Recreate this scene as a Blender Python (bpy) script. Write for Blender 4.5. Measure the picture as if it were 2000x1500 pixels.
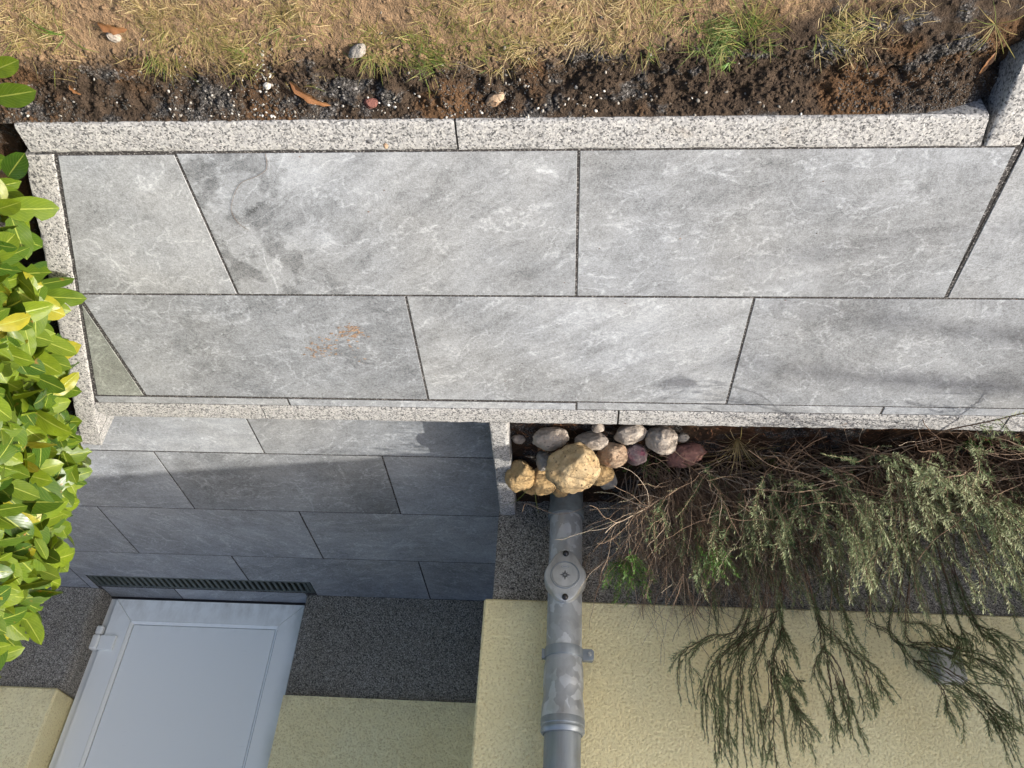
import bpy, math, random
import numpy as np
from mathutils import Vector, Matrix, noise as mnoise

scene = bpy.context.scene
for o in list(bpy.data.objects): bpy.data.objects.remove(o)
COL = scene.collection
random.seed(7)
RNG = np.random.default_rng(7)

# ------------------------------------------------------------------ camera
CF = 1587.34                                     # focal length in pixels of a 2000 px wide frame
CPOS = np.array([0.7968716, 1.36098563, 1.31692062])
CR = np.array([[0.99716595, -0.05010935, -0.05611699],     # right
               [0.01347643, -0.61487027, 0.78851311],      # down in the frame
               [-0.07401655, -0.78703469, -0.61245241]])   # forward
cam_data = bpy.data.cameras.new('camera')
cam = bpy.data.objects.new('camera', cam_data)
COL.objects.link(cam)
cam_data.sensor_width = 36.0
cam_data.lens = CF / 2000 * 36.0
cam_data.clip_start = 0.02
cam_data.clip_end = 2000
mw = Matrix.Identity(4)
for i in range(3):
    mw[i][0] = CR[0][i]; mw[i][1] = -CR[1][i]; mw[i][2] = -CR[2][i]; mw[i][3] = CPOS[i]
cam.matrix_world = mw
scene.camera = cam

# ------------------------------------------------------------------ light
SUN_EL, SUN_AZ = math.radians(31.6), math.radians(8.75)     # azimuth counted from +X towards +Y
SDIR = Vector((math.cos(SUN_EL) * math.cos(SUN_AZ), math.cos(SUN_EL) * math.sin(SUN_AZ), math.sin(SUN_EL)))
world = bpy.data.worlds.new('World'); scene.world = world
world.use_nodes = True
wn = world.node_tree.nodes; wl = world.node_tree.links
for n in list(wn): wn.remove(n)
sky = wn.new('ShaderNodeTexSky'); sky.sky_type = 'NISHITA'; sky.sun_disc = False
sky.sun_elevation = SUN_EL; sky.sun_rotation = math.pi / 2 - SUN_AZ
sky.air_density = 0.7; sky.dust_density = 4.0; sky.ozone_density = 0.6
bg = wn.new('ShaderNodeBackground'); bg.inputs['Strength'].default_value = 0.15
wo = wn.new('ShaderNodeOutputWorld')
wl.new(sky.outputs[0], bg.inputs[0]); wl.new(bg.outputs[0], wo.inputs[0])
sun_data = bpy.data.lights.new('sun', 'SUN'); sun_data.energy = 3.15; sun_data.angle = math.radians(0.53)
sun_data.color = (1.0, 0.95, 0.87)
sun = bpy.data.objects.new('sun', sun_data); COL.objects.link(sun)
sun.rotation_euler = SDIR.to_track_quat('Z', 'Y').to_euler(); sun.location = (6, 2, 6)
scene.view_settings.view_transform = 'Standard'; scene.view_settings.look = 'None'
scene.view_settings.gamma = 1.0; scene.view_settings.use_curve_mapping = False
scene.view_settings.exposure = 1.07
scene.render.engine = 'CYCLES'
scene.cycles.max_bounces = 7; scene.cycles.diffuse_bounces = 4; scene.cycles.transparent_max_bounces = 6

# ------------------------------------------------------------------ helpers
def at(u, v, z=None, y=None, x=None):
    """point of the place seen at photo pixel (u, v), on a plane of given height, depth or side"""
    d = CR.T @ np.array([(u - 1000) / CF, (v - 750) / CF, 1.0])
    if z is not None: t = (z - CPOS[2]) / d[2]
    elif y is not None: t = (y - CPOS[1]) / d[1]
    else: t = (x - CPOS[0]) / d[0]
    return CPOS + t * d
def depth(p): return float(CR[2] @ (np.asarray(p) - CPOS))

def link(name, mesh, parent=None, mat=None):
    o = bpy.data.objects.new(name, mesh); COL.objects.link(o)
    if mat is not None and not mesh.materials: mesh.materials.append(mat)
    if parent is not None: o.parent = parent
    return o
def empty(name, loc=(0, 0, 0), label=None, cat=None, group=None):
    o = bpy.data.objects.new(name, None); COL.objects.link(o); o.location = loc
    o.empty_display_size = 0.05
    if label: tag(o, label, cat, group)
    return o
def tag(o, label, cat, group=None):
    o['label'] = label; o['category'] = cat
    if group: o['group'] = group
    return o
def mesh_from(name, V, F, smooth=False, sharp=None):
    m = bpy.data.meshes.new(name)
    m.from_pydata([tuple(map(float, v)) for v in V], [], [tuple(map(int, f)) for f in F])
    if smooth:
        m.polygons.foreach_set('use_smooth', [True] * len(m.polygons))
    m.update()
    if smooth and sharp:
        m.set_sharp_from_angle(angle=math.radians(sharp))
    return m
def mesh_np(name, V, F, smooth=False, col=None):
    """V (n,3), F (m,k) arrays with k corners each; col (n,) a value per vertex"""
    V = np.asarray(V, dtype=np.float32); F = np.asarray(F, dtype=np.int32)
    m = bpy.data.meshes.new(name); k = F.shape[1]
    m.vertices.add(len(V)); m.vertices.foreach_set('co', V.ravel())
    m.loops.add(F.size); m.loops.foreach_set('vertex_index', F.ravel())
    m.polygons.add(len(F)); m.polygons.foreach_set('loop_start', np.arange(0, F.size, k, dtype=np.int32))
    m.polygons.foreach_set('loop_total', np.full(len(F), k, dtype=np.int32))
    if smooth: m.polygons.foreach_set('use_smooth', np.ones(len(F), dtype=bool))
    if col is not None:
        a = m.attributes.new('tint', 'FLOAT', 'POINT'); a.data.foreach_set('value', np.asarray(col, dtype=np.float32))
    m.update(calc_edges=True)
    return m

def _hash(ix, iy, seed):
    h = (ix.astype(np.int64) * 374761393 + iy.astype(np.int64) * 668265263 + seed * 1442695041) & 0xffffffff
    h = ((h ^ (h >> 13)) * 1274126177) & 0xffffffff
    return ((h ^ (h >> 16)) & 0xffff) / 65535.0
def vnoise(x, y, seed=0):
    ix = np.floor(x); iy = np.floor(y); fx = x - ix; fy = y - iy
    fx = fx * fx * (3 - 2 * fx); fy = fy * fy * (3 - 2 * fy)
    ix = ix.astype(np.int64); iy = iy.astype(np.int64)
    a = _hash(ix, iy, seed); b = _hash(ix + 1, iy, seed); c = _hash(ix, iy + 1, seed); d = _hash(ix + 1, iy + 1, seed)
    return (a * (1 - fx) + b * fx) * (1 - fy) + (c * (1 - fx) + d * fx) * fy
def fbm(x, y, seed=0, octs=4, gain=0.5):
    s = 0; a = 1; t = 0
    for k in range(octs):
        s = s + a * vnoise(x * 2 ** k + 17.3 * k, y * 2 ** k - 9.1 * k, seed + k); t += a; a *= gain
    return s / t - 0.5

# ---- node helpers
class Mat:
    def __init__(self, name):
        self.m = bpy.data.materials.new(name); self.m.use_nodes = True
        self.t = self.m.node_tree; self.t.nodes.clear()
        self.out = self.t.nodes.new('ShaderNodeOutputMaterial')
        self.b = self.t.nodes.new('ShaderNodeBsdfPrincipled')
        self.t.links.new(self.b.outputs[0], self.out.inputs[0])
    def n(self, typ, ins=None, **props):
        nd = self.t.nodes.new('ShaderNode' + typ)
        for k, v in props.items(): setattr(nd, k, v)
        for k, v in (ins or {}).items(): self.set(nd.inputs[k], v)
        return nd
    def set(self, sock, v):
        if isinstance(v, bpy.types.NodeSocket): self.t.links.new(v, sock)
        elif isinstance(v, bpy.types.Node): self.t.links.new(v.outputs[0], sock)
        else:
            if hasattr(sock.default_value, '__len__') and len(sock.default_value) == 4 and len(v) == 3: v = (*v, 1)
            sock.default_value = v
    def p(self, **kw):
        for k, v in kw.items(): self.set(self.b.inputs[k.replace('_', ' ')], v)
        return self
    def obj_co(self, rnd=True):
        tc = self.n('TexCoord').outputs['Object']
        if not rnd: return tc
        r = self.n('ObjectInfo').outputs['Random']
        c = self.n('CombineXYZ', {'X': self.math('MULTIPLY', r, 37.0), 'Y': self.math('MULTIPLY', r, 91.0), 'Z': self.math('MULTIPLY', r, 11.0)})
        return self.n('VectorMath', {0: tc, 1: c.outputs[0]}, operation='ADD').outputs[0]
    def math(self, op, a, b=0.0, c=None, clamp=False):
        nd = self.n('Math', {0: a, 1: b}, operation=op, use_clamp=clamp)
        if c is not None: self.set(nd.inputs[2], c)
        return nd.outputs[0]
    def noise(self, co, scale, detail=4.0, rough=0.55, dist=0.0):
        return self.n('TexNoise', {'Vector': co, 'Scale': scale, 'Detail': detail, 'Roughness': rough, 'Distortion': dist}).outputs[0]
    def voro(self, co, scale, feature='F1', out='Color', rnd=1.0):
        return self.n('TexVoronoi', {'Vector': co, 'Scale': scale, 'Randomness': rnd}, feature=feature).outputs[out]
    def ramp(self, fac, stops, interp='LINEAR'):
        nd = self.n('ValToRGB', {'Fac': fac}); r = nd.color_ramp; r.interpolation = interp
        while len(r.elements) < len(stops): r.elements.new(0.5)
        for e, (p, c) in zip(r.elements, stops):
            e.position = p; e.color = (*c, 1) if len(c) == 3 else c
        return nd.outputs[0]
    def mix(self, fac, a, b, blend='MIX'):
        nd = self.n('Mix', data_type='RGBA', blend_type=blend)
        self.set(nd.inputs[0], fac); self.set(nd.inputs[6], a); self.set(nd.inputs[7], b)
        return nd.outputs[2]
    def rng(self, v, a, b, c=0.0, d=1.0, smooth=False):
        return self.n('MapRange', {'Value': v, 'From Min': a, 'From Max': b, 'To Min': c, 'To Max': d},
                      interpolation_type='SMOOTHSTEP' if smooth else 'LINEAR').outputs[0]
    def bump(self, h, strength=0.5, dist=0.01):
        return self.n('Bump', {'Height': h, 'Strength': strength, 'Distance': dist}).outputs[0]
    def mapping(self, co, scale=(1, 1, 1), rot=(0, 0, 0), loc=(0, 0, 0)):
        return self.n('Mapping', {'Vector': co, 'Scale': scale, 'Rotation': rot, 'Location': loc}).outputs[0]
def g3(v, t=(1, 1, 1)): return (v * t[0], v * t[1], v * t[2])

# ------------------------------------------------------------------ materials
def mat_slab():
    M = Mat('porcelain_slab'); co = M.obj_co()
    rnd = M.n('ObjectInfo').outputs['Random']
    wob = M.n('VectorMath', {0: co, 1: M.n('VectorMath', {0: M.n('TexNoise', {'Vector': co, 'Scale': 4.0, 'Detail': 5.0}).outputs['Color'], 'Scale': 0.11}, operation='SCALE').outputs[0]}, operation='ADD').outputs[0]
    rot = M.n('VectorRotate', {'Vector': wob, 'Angle': M.rng(M.math('FRACT', M.math('MULTIPLY', rnd, 7.3)), 0, 1, -.75, .75)}, rotation_type='Z_AXIS').outputs[0]
    cloud = M.noise(co, 2.6, 5, 0.55, 0.3)
    st = M.noise(M.mapping(rot, (6, 30, 9)), 1.0, 10, 0.74)
    mott = M.noise(wob, M.rng(M.math('FRACT', M.math('MULTIPLY', rnd, 3.7)), 0, 1, 9, 20), 10, 0.74)
    fine = M.noise(co, 330, 3, 0.7)
    gran = M.noise(wob, 120, 5, 0.75)
    v = M.math('ADD', M.math('MULTIPLY', M.rng(cloud, .32, .68), 0.10), M.rng(M.math('FRACT', M.math('MULTIPLY', rnd, 11.9)), 0, 1, .072, .120))
    v = M.math('ADD', v, M.math('MULTIPLY', M.rng(st, .3, .7), M.rng(M.math('FRACT', M.math('MULTIPLY', rnd, 5.1)), 0, 1, .05, .13)))
    v = M.math('ADD', v, M.math('MULTIPLY', M.rng(mott, .3, .7), 0.115))
    v = M.math('ADD', v, M.math('MULTIPLY', M.math('SUBTRACT', fine, .5), 0.40))
    v = M.math('ADD', v, M.math('MULTIPLY', M.math('SUBTRACT', gran, .5), 0.34))
    # pale hairline veins, a few long ones and a finer net
    rot0 = M.n('VectorRotate', {'Vector': M.n('VectorMath', {0: co, 1: M.n('VectorMath', {0: M.n('TexNoise', {'Vector': co, 'Scale': 9.0, 'Detail': 4.0}).outputs['Color'], 'Scale': 0.022}, operation='SCALE').outputs[0]}, operation='ADD').outputs[0], 'Angle': M.rng(M.math('FRACT', M.math('MULTIPLY', rnd, 7.3)), 0, 1, -.75, .75)}, rotation_type='Z_AXIS').outputs[0]
    def vein(scale, w, det, seed, m0=.42, m1=.58):
        c2 = M.mapping(rot0 if det < 4 else rot, (1, 1.6, 1), (0, 0, seed * 1.3), (seed * 3.1, seed, 0))
        n = M.noise(c2, scale, det, 0.5, 0.1)
        a = M.math('ABSOLUTE', M.math('SUBTRACT', n, 0.5))
        l = M.rng(a, 0.0, w, 1.0, 0.0)
        mk = M.rng(M.noise(c2, scale * 1.1, 3), m0, m1, 0, 1, True)
        return M.math('MULTIPLY', l, mk)
    vn = M.math('MAXIMUM', M.math('MAXIMUM', vein(1.5, .0032, 2, 1, .44, .56), vein(2.3, .0040, 2, 4, .48, .60)), M.math('MAXIMUM', M.math('MULTIPLY', vein(4.2, .013, 5, 2, .44, .58), .9), M.math('MULTIPLY', vein(9, .028, 6, 3, .42, .58), .95)))
    v = M.math('ADD', v, M.math('MULTIPLY', vn, M.rng(gran, .35, .65, .02, .17)))
    # old damp spots on the slabs that carry them
    at_ = M.n('Attribute', attribute_type='OBJECT', attribute_name='stain').outputs['Fac']
    tc = M.n('TexCoord').outputs['Object']
    sx = M.n('SeparateXYZ', {0: tc}).outputs[0]
    sp = M.noise(tc, 9, 6, 0.58, 0.3)
    spot = M.math('MULTIPLY', M.rng(sp, .47, .55, 0, 1, True), M.rng(sx, -.26, 0.0, 1, 0))
    v = M.math('SUBTRACT', v, M.math('MULTIPLY', M.math('MULTIPLY', spot, at_), 0.095))
    warm = M.rng(M.noise(co, 2.1, 3), .38, .66)
    col = M.mix(warm, M.n('CombineColor', {0: M.math('MULTIPLY', v, .945), 1: v, 2: M.math('MULTIPLY', v, 1.06)}).outputs[0],
                M.n('CombineColor', {0: M.math('MULTIPLY', v, .97), 1: v, 2: M.math('MULTIPLY', v, 1.01)}).outputs[0])
    # the one offcut is a greener batch
    gr = M.n('Attribute', attribute_type='OBJECT', attribute_name='greenish').outputs['Fac']
    col = M.mix(M.math('MULTIPLY', gr, .8), col, M.mix(1.0, col, (.86, .88, .74), 'MULTIPLY'))
    M.p(Base_Color=col, Roughness=M.rng(mott, .3, .7, .5, .64), Normal=M.bump(M.math('ADD', M.math('MULTIPLY', mott, .5), M.math('MULTIPLY', fine, .4)), .25, .004))
    M.b.inputs['Specular IOR Level'].default_value = .4
    return M.m
def mat_granite():
    M = Mat('granite'); co = M.obj_co()
    cw = M.n('VectorMath', {0: co, 1: M.n('VectorMath', {0: M.n('TexNoise', {'Vector': co, 'Scale': 260.0, 'Detail': 1.0}).outputs['Color'], 'Scale': 0.005}, operation='SCALE').outputs[0]}, operation='ADD').outputs[0]
    r = M.n('SeparateColor', {0: M.voro(cw, 300)}).outputs[0]
    r2 = M.n('SeparateColor', {0: M.voro(cw, 150)}).outputs[1]
    c = M.ramp(r, [(0.0, (.035, .036, .038)), (.20, (.09, .09, .09)), (.33, (.24, .24, .24)), (.50, (.30, .30, .295)), (.75, (.375, .372, .36)), (1.0, (.50, .49, .465))])
    c = M.mix(M.rng(r2, .0, 1, .0, .42), c, M.ramp(r2, [(0, (.14, .14, .145)), (.5, (.30, .297, .29)), (1, (.46, .45, .425))]))
    big = M.noise(co, 7, 4)
    c = M.mix(M.rng(big, .35, .7, 0, .35), c, M.mix(1.0, c, (.80, .79, .76), 'MULTIPLY'))
    rust = M.rng(M.noise(co, 5.5, 5, .6), .62, .74, 0, .38, True)
    c = M.mix(rust, c, M.mix(1.0, c, (1.0, .83, .62), 'MULTIPLY'))
    h = M.math('ADD', M.math('MULTIPLY', r, .5), M.noise(co, 160, 3))
    M.p(Base_Color=c, Roughness=.78, Normal=M.bump(h, .55, .003)); return M.m
def mat_joint():
    M = Mat('black_grit'); co = M.obj_co(False)
    r = M.n('SeparateColor', {0: M.voro(co, 420)}).outputs[0]
    c = M.ramp(r, [(0, (.012, .011, .011)), (.6, (.035, .032, .031)), (.86, (.085, .08, .075)), (1, (.26, .25, .24))])
    M.p(Base_Color=c, Roughness=.95, Normal=M.bump(r, .9, .004)); return M.m
def mat_plinth():
    M = Mat('grit_render'); co = M.obj_co(False)
    r = M.n('SeparateColor', {0: M.voro(co, 300)}).outputs[0]
    d = M.voro(co, 300, out='Distance')
    c = M.ramp(r, [(0, (.035, .033, .03)), (.3, (.19, .175, .15)), (.7, (.37, .345, .30)), (.92, (.52, .49, .43)), (1, (.62, .59, .53))])
    dirt = M.rng(M.noise(co, 4, 5), .4, .7, 0, .5)
    c = M.mix(dirt, c, M.mix(1.0, c, (.72, .68, .58), 'MULTIPLY'))
    M.p(Base_Color=c, Roughness=.9, Normal=M.bump(M.math('SUBTRACT', M.noise(co, 120, 3), M.math('MULTIPLY', d, 1.4)), .9, .005)); return M.m
def mat_plaster():
    M = Mat('yellow_plaster'); co = M.obj_co(False)
    w = M.noise(co, 135, 5, .62, .25)
    grain = M.noise(co, 290, 3, .6)
    h = M.math('ADD', M.rng(w, .32, .62, 0, 1, True), M.math('MULTIPLY', grain, .35))
    patch = M.noise(co, 3.0, 4)
    pit = M.rng(w, .36, .47, 1, 0, True)
    c = M.mix(M.rng(patch, .35, .65), (.97, .85, .48), (.98, .89, .54))
    c = M.mix(M.math('MULTIPLY', pit, .6), c, (.60, .47, .20))  # pits coloured darker, standing in for the shade in the relief
    sx = M.n('SeparateXYZ', {0: co})
    dirt = M.math('MULTIPLY', M.rng(sx.outputs[2], .30, .40, 1, 0), M.rng(M.noise(co, 16, 5), .4, .72))
    c = M.mix(M.math('MULTIPLY', dirt, .42), c, (.33, .25, .13))
    M.p(Base_Color=c, Roughness=.92, Normal=M.bump(h, 1.0, .0027)); return M.m
def mat_zinc(name, spangle=1.0, base=.36, tint=(.93, 1.0, 1.06)):
    M = Mat(name); co = M.obj_co(False)
    cw = M.n('VectorMath', {0: M.mapping(co, (1, 1, .8)), 1: M.n('VectorMath', {0: M.n('TexNoise', {'Vector': co, 'Scale': 22.0, 'Detail': 4.0}).outputs['Color'], 'Scale': 0.05}, operation='SCALE').outputs[0]}, operation='ADD').outputs[0]
    r = M.n('SeparateColor', {0: M.voro(cw, 44)}).outputs[0]
    v = M.ramp(r, [(0, g3(base * .76, tint)), (.5, g3(base * .95, tint)), (.62, g3(base * 1.05, tint)), (.68, g3(base * 1.35, tint)), (1, g3(base * 1.6, tint))])
    plain = M.ramp(M.noise(M.mapping(co, (1, 1, .12)), 45, 4), [(.3, g3(base * .85, tint)), (.7, g3(base * 1.15, tint))])
    c = M.mix(spangle, plain, v)
    c = M.mix(M.rng(M.noise(co, 14, 5, .6), .52, .75, 0, .4), c, (.20, .195, .17))
    M.p(Base_Color=c, Metallic=.55, Roughness=M.rng(r, 0, 1, .38, .5), Normal=M.bump(M.noise(co, 60, 3), .12, .004)); return M.m
def mat_simple(name, col, rough=.5, var=.15, scale=30, metallic=0, bump=0.0, bscale=200):
    M = Mat(name); co = M.obj_co()
    n = M.noise(co, scale, 5)
    c = M.mix(M.rng(n, .3, .7), tuple(x * (1 - var) for x in col), tuple(min(1, x * (1 + var)) for x in col))
    M.p(Base_Color=c, Roughness=rough, Metallic=metallic)
    if bump: M.p(Normal=M.bump(M.noise(co, bscale, 3), bump, .003))
    return M.m
def mat_upvc():
    M = Mat('white_upvc'); co = M.n('NewGeometry').outputs['Position']
    z = M.n('SeparateXYZ', {0: co}).outputs[2]
    grime = M.math('MULTIPLY', M.rng(z, -.15, .02, 1, 0), M.rng(M.noise(M.mapping(co, (1, 1, .5)), 22, 6, .62), .42, .72))
    x = M.n('SeparateXYZ', {0: co}).outputs[0]
    green_edge = M.math('MULTIPLY', M.rng(x, -.50, -.43, 0, 1, True), M.rng(M.noise(co, 6, 5), .35, .7))  # blotchy greenish grey tone, growing towards the right edge
    c = M.mix(M.math('MULTIPLY', grime, .6), (.81, .83, .80), (.34, .32, .27))
    c = M.mix(M.math('MULTIPLY', green_edge, .5), c, (.44, .47, .40))
    scuff = M.rng(M.noise(M.mapping(co, (5, 5, 60), (0, .5, 0)), 3, 4), .70, .74, 0, .22)
    c = M.mix(scuff, c, (.55, .56, .57))
    M.p(Base_Color=c, Roughness=.36, Normal=M.bump(M.noise(co, 8, 2), .04, .01)); return M.m
def mat_soil(name, dry, dark, grit, clay, bed=False):
    M = Mat(name); co = M.n('NewGeometry').outputs['Position']
    y = M.n('SeparateXYZ', {0: co}).outputs[1]
    n1 = M.noise(co, 9, 6, .62); n2 = M.noise(co, 55, 5, .65); n3 = M.noise(co, 300, 3, .6)
    x = M.n('SeparateXYZ', {0: co}).outputs[0]
    y = M.math('SUBTRACT', y, M.rng(x, .75, 1.35, 0, .11, True))
    if bed: wet = M.rng(n1, .2, .5)
    else: wet = M.rng(M.math('ADD', y, M.math('MULTIPLY', M.math('SUBTRACT', n1, .5), .16)), .565, .625, 1, 0, True)
    base = M.mix(M.rng(n2, .3, .7), dark, tuple(c * 1.9 for c in dark))
    dryc = M.mix(M.rng(n2, .3, .7), tuple(c * .72 for c in dry), dry)
    c = M.mix(wet, dryc, base)
    cl = M.math('MULTIPLY', M.rng(M.noise(co, 6.5, 5, .55), .52, .62, 0, 1, True), wet)
    c = M.mix(M.math('MULTIPLY', cl, .5), c, clay)
    gm = M.math('MULTIPLY', M.rng(M.noise(M.mapping(co, (1, 1.4, 1), (0, 0, 0), (4, 2, 0)), 7.5, 5, .6), .515, .58, 0, 1, True), wet)
    gv = M.n('SeparateColor', {0: M.voro(co, 330)}).outputs[0]
    gc = M.ramp(gv, [(0, tuple(x * .35 for x in grit)), (.6, grit), (.9, tuple(x * 2.2 for x in grit)), (1, tuple(min(.6, x * 4.5) for x in grit))])
    c = M.mix(M.math('MULTIPLY', gm, .92), c, gc)
    c = M.mix(M.rng(n3, .35, .65, 0, .45), c, M.mix(1.0, c, (.5, .48, .46), 'MULTIPLY'))
    h = M.math('ADD', M.math('MULTIPLY', n2, .8), M.math('ADD', M.math('MULTIPLY', n3, .45), M.math('MULTIPLY', M.math('MULTIPLY', gv, gm), .5)))
    M.p(Base_Color=c, Roughness=.95, Normal=M.bump(h, 1.0, .010)); M.b.inputs['Specular IOR Level'].default_value = .15
    return M.m
def mat_leaf(name, young, old, vein):
    M = Mat(name); uv = M.n('UVMap').outputs[0]
    s = M.n('SeparateXYZ', {0: uv}); u, v = s.outputs[0], s.outputs[1]
    r = M.n('ObjectInfo').outputs['Random']
    tint = M.n('Attribute', attribute_name='tint').outputs['Fac']
    rr = M.math('FRACT', M.math('ADD', r, tint))
    au = M.math('ABSOLUTE', M.math('SUBTRACT', u, .5))
    mid = M.rng(au, .012, .040, 1, 0, True)
    ph = M.math('SUBTRACT', M.math('MULTIPLY', v, 8.0), M.math('MULTIPLY', au, 7.5))
    tri = M.math('ABSOLUTE', M.math('SUBTRACT', M.math('FRACT', ph), .5))
    side = M.rng(tri, .0, .07, 1, 0, True)
    tc = M.n('NewGeometry').outputs['Position']
    n = M.noise(tc, 55, 4)
    c = M.mix(M.rng(rr, .0, .9), young, old)
    c = M.mix(M.math('MULTIPLY', M.rng(M.math('FRACT', M.math('MULTIPLY', rr, 13.7)), .945, .97), .7), c, (.40, .34, .03))
    c = M.mix(M.rng(n, .35, .7, 0, .35), c, tuple(x * .75 for x in old))
    c = M.mix(M.math('MULTIPLY', side, .30), c, vein)
    c = M.mix(M.math('MULTIPLY', mid, .85), c, vein)
    edge = M.math('MULTIPLY', M.rng(M.noise(tc, 33, 3), .64, .72, 0, 1, True), M.rng(rr, .6, .75))
    c = M.mix(M.math('MULTIPLY', edge, .7), c, (.30, .14, .04))
    h = M.math('ADD', M.math('MULTIPLY', M.math('MAXIMUM', mid, M.math('MULTIPLY', side, .5)), -1), M.math('MULTIPLY', n, .6))
    M.p(Base_Color=c, Roughness=M.rng(n, .3, .7, .27, .42), Normal=M.bump(h, .35, .002))
    M.b.inputs['Specular IOR Level'].default_value = .32
    tr = M.n('BsdfTranslucent', {'Color': M.mix(1.0, c, (1.5, 1.35, .5), 'MULTIPLY')})
    mx = M.n('MixShader', {0: .28, 1: M.b.outputs[0], 2: tr.outputs[0]})
    M.t.links.new(mx.outputs[0], M.out.inputs[0])
    return M.m
def mat_tint(name, stops, rough=.7, trans=.25, tcol=None):
    M = Mat(name)
    t = M.n('Attribute', attribute_name='tint').outputs['Fac']
    c = M.ramp(t, stops)
    c = M.mix(M.rng(M.noise(M.n('NewGeometry').outputs['Position'], 120, 3), .3, .7, 0, .3), c, M.mix(1.0, c, (.6, .6, .55), 'MULTIPLY'))
    M.p(Base_Color=c, Roughness=rough)
    if trans:
        tr = M.n('BsdfTranslucent', {'Color': c}); mx = M.n('MixShader', {0: trans, 1: M.b.outputs[0], 2: tr.outputs[0]})
        M.t.links.new(mx.outputs[0], M.out.inputs[0])
    return M.m
def mat_rock(name, c1, c2, c3, pit=.35, scale=26):
    M = Mat(name); co = M.obj_co()
    n = M.noise(co, scale, 6, .62); n2 = M.noise(co, scale * 7, 4, .6)
    c = M.mix(M.rng(n, .33, .67), c1, c2)
    c = M.mix(M.rng(M.noise(co, scale * .7, 5, .6, .6), .54, .68, 0, .8, True), c, c3)
    c = M.mix(M.rng(n2, .36, .7, 0, .5), c, M.mix(1.0, c, (.55, .52, .48), 'MULTIPLY'))
    pm = M.rng(M.voro(M.n('VectorMath', {0: co, 1: M.n('VectorMath', {0: M.n('TexNoise', {'Vector': co, 'Scale': 90.0}).outputs['Color'], 'Scale': .016}, operation='SCALE').outputs[0]}, operation='ADD').outputs[0], 80, out='Distance'), .10, .30, 1, 0, True)
    pm = M.math('MULTIPLY', pm, M.rng(M.noise(co, 24, 4), .42, .56))
    c = M.mix(M.math('MULTIPLY', pm, pit), c, tuple(x * .16 for x in c1))
    h = M.math('SUBTRACT', M.math('ADD', M.math('MULTIPLY', n, .9), M.math('MULTIPLY', n2, .35)), M.math('MULTIPLY', pm, .7))
    M.p(Base_Color=c, Roughness=.88, Normal=M.bump(h, .9, .006)); return M.m

SLAB = mat_slab(); GRANITE = mat_granite(); JOINT = mat_joint(); PLINTH = mat_plinth(); PLASTER = mat_plaster()
ZINC = mat_zinc('galvanised_zinc', .6, .42); ZINC_PLAIN = mat_zinc('plain_zinc', 0.0, .30, (.88, 1.0, 1.1)); ZINC_CAP = mat_zinc('cast_zinc', .12, .42, (.96, 1.0, 1.0))
STANDPIPE = mat_simple('standpipe_green', (.125, .145, .15), .45, .25, 40)
UPVC = mat_upvc()
RUBBER = mat_simple('black_rubber', (.012, .012, .013), .4, .1)
GRATE = mat_simple('green_iron', (.065, .078, .070), .5, .3, 60, .1)
DARK = mat_simple('drain_inside', (.008, .008, .008), .9)
WHITEBOX = mat_simple('white_plastic', (.40, .40, .37), .45, .06)
SOIL = mat_soil('garden_soil', (.29, .195, .115), (.042, .030, .021), (.072, .069, .066), (.15, .078, .033))
BEDSOIL = mat_soil('bed_soil', (.09, .055, .03), (.030, .019, .012), (.06, .058, .055), (.12, .055, .025), True)
LEAF = mat_leaf('laurel_leaf', (.155, .215, .014), (.040, .092, .011), (.30, .345, .07))
LEAFSTEM = mat_simple('laurel_stem', (.20, .24, .05), .6, .2)
BARK = mat_tint('twig_bark', [(0, (.055, .035, .022)), (.4, (.12, .07, .04)), (.8, (.28, .195, .13)), (1, (.46, .37, .28))], .85, 0)
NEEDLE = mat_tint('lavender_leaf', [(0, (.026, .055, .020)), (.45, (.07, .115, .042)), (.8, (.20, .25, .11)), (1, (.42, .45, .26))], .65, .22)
GREENWEED = mat_tint('weed_leaf', [(0, (.03, .085, .012)), (.6, (.07, .17, .022)), (1, (.15, .26, .05))], .55, .25)
GRASS = mat_tint('lawn_blade', [(0, (.07, .14, .02)), (.25, (.15, .20, .035)), (.45, (.24, .20, .06)), (.75, (.36, .27, .115)), (1, (.52, .41, .22))], .6, .25)
LITTER = mat_tint('bark_litter', [(0, (.03, .018, .01)), (.5, (.13, .055, .026)), (.9, (.26, .12, .055)), (1, (.36, .26, .17))], .9, 0)
GRAVEL = mat_tint('gravel_stone', [(0, (.025, .023, .021)), (.55, (.075, .07, .064)), (.8, (.22, .20, .17)), (.93, (.42, .40, .37)), (1, (.62, .60, .56))], .85, 0)
CLAYMAT = mat_tint('clay_crumb', [(0, (.20, .13, .085)), (1, (.33, .235, .165))], .95, 0)
DEADLEAF = mat_tint('dead_leaf', [(0, (.12, .05, .018)), (.5, (.25, .115, .045)), (1, (.42, .25, .13))], .5, .15)

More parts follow.
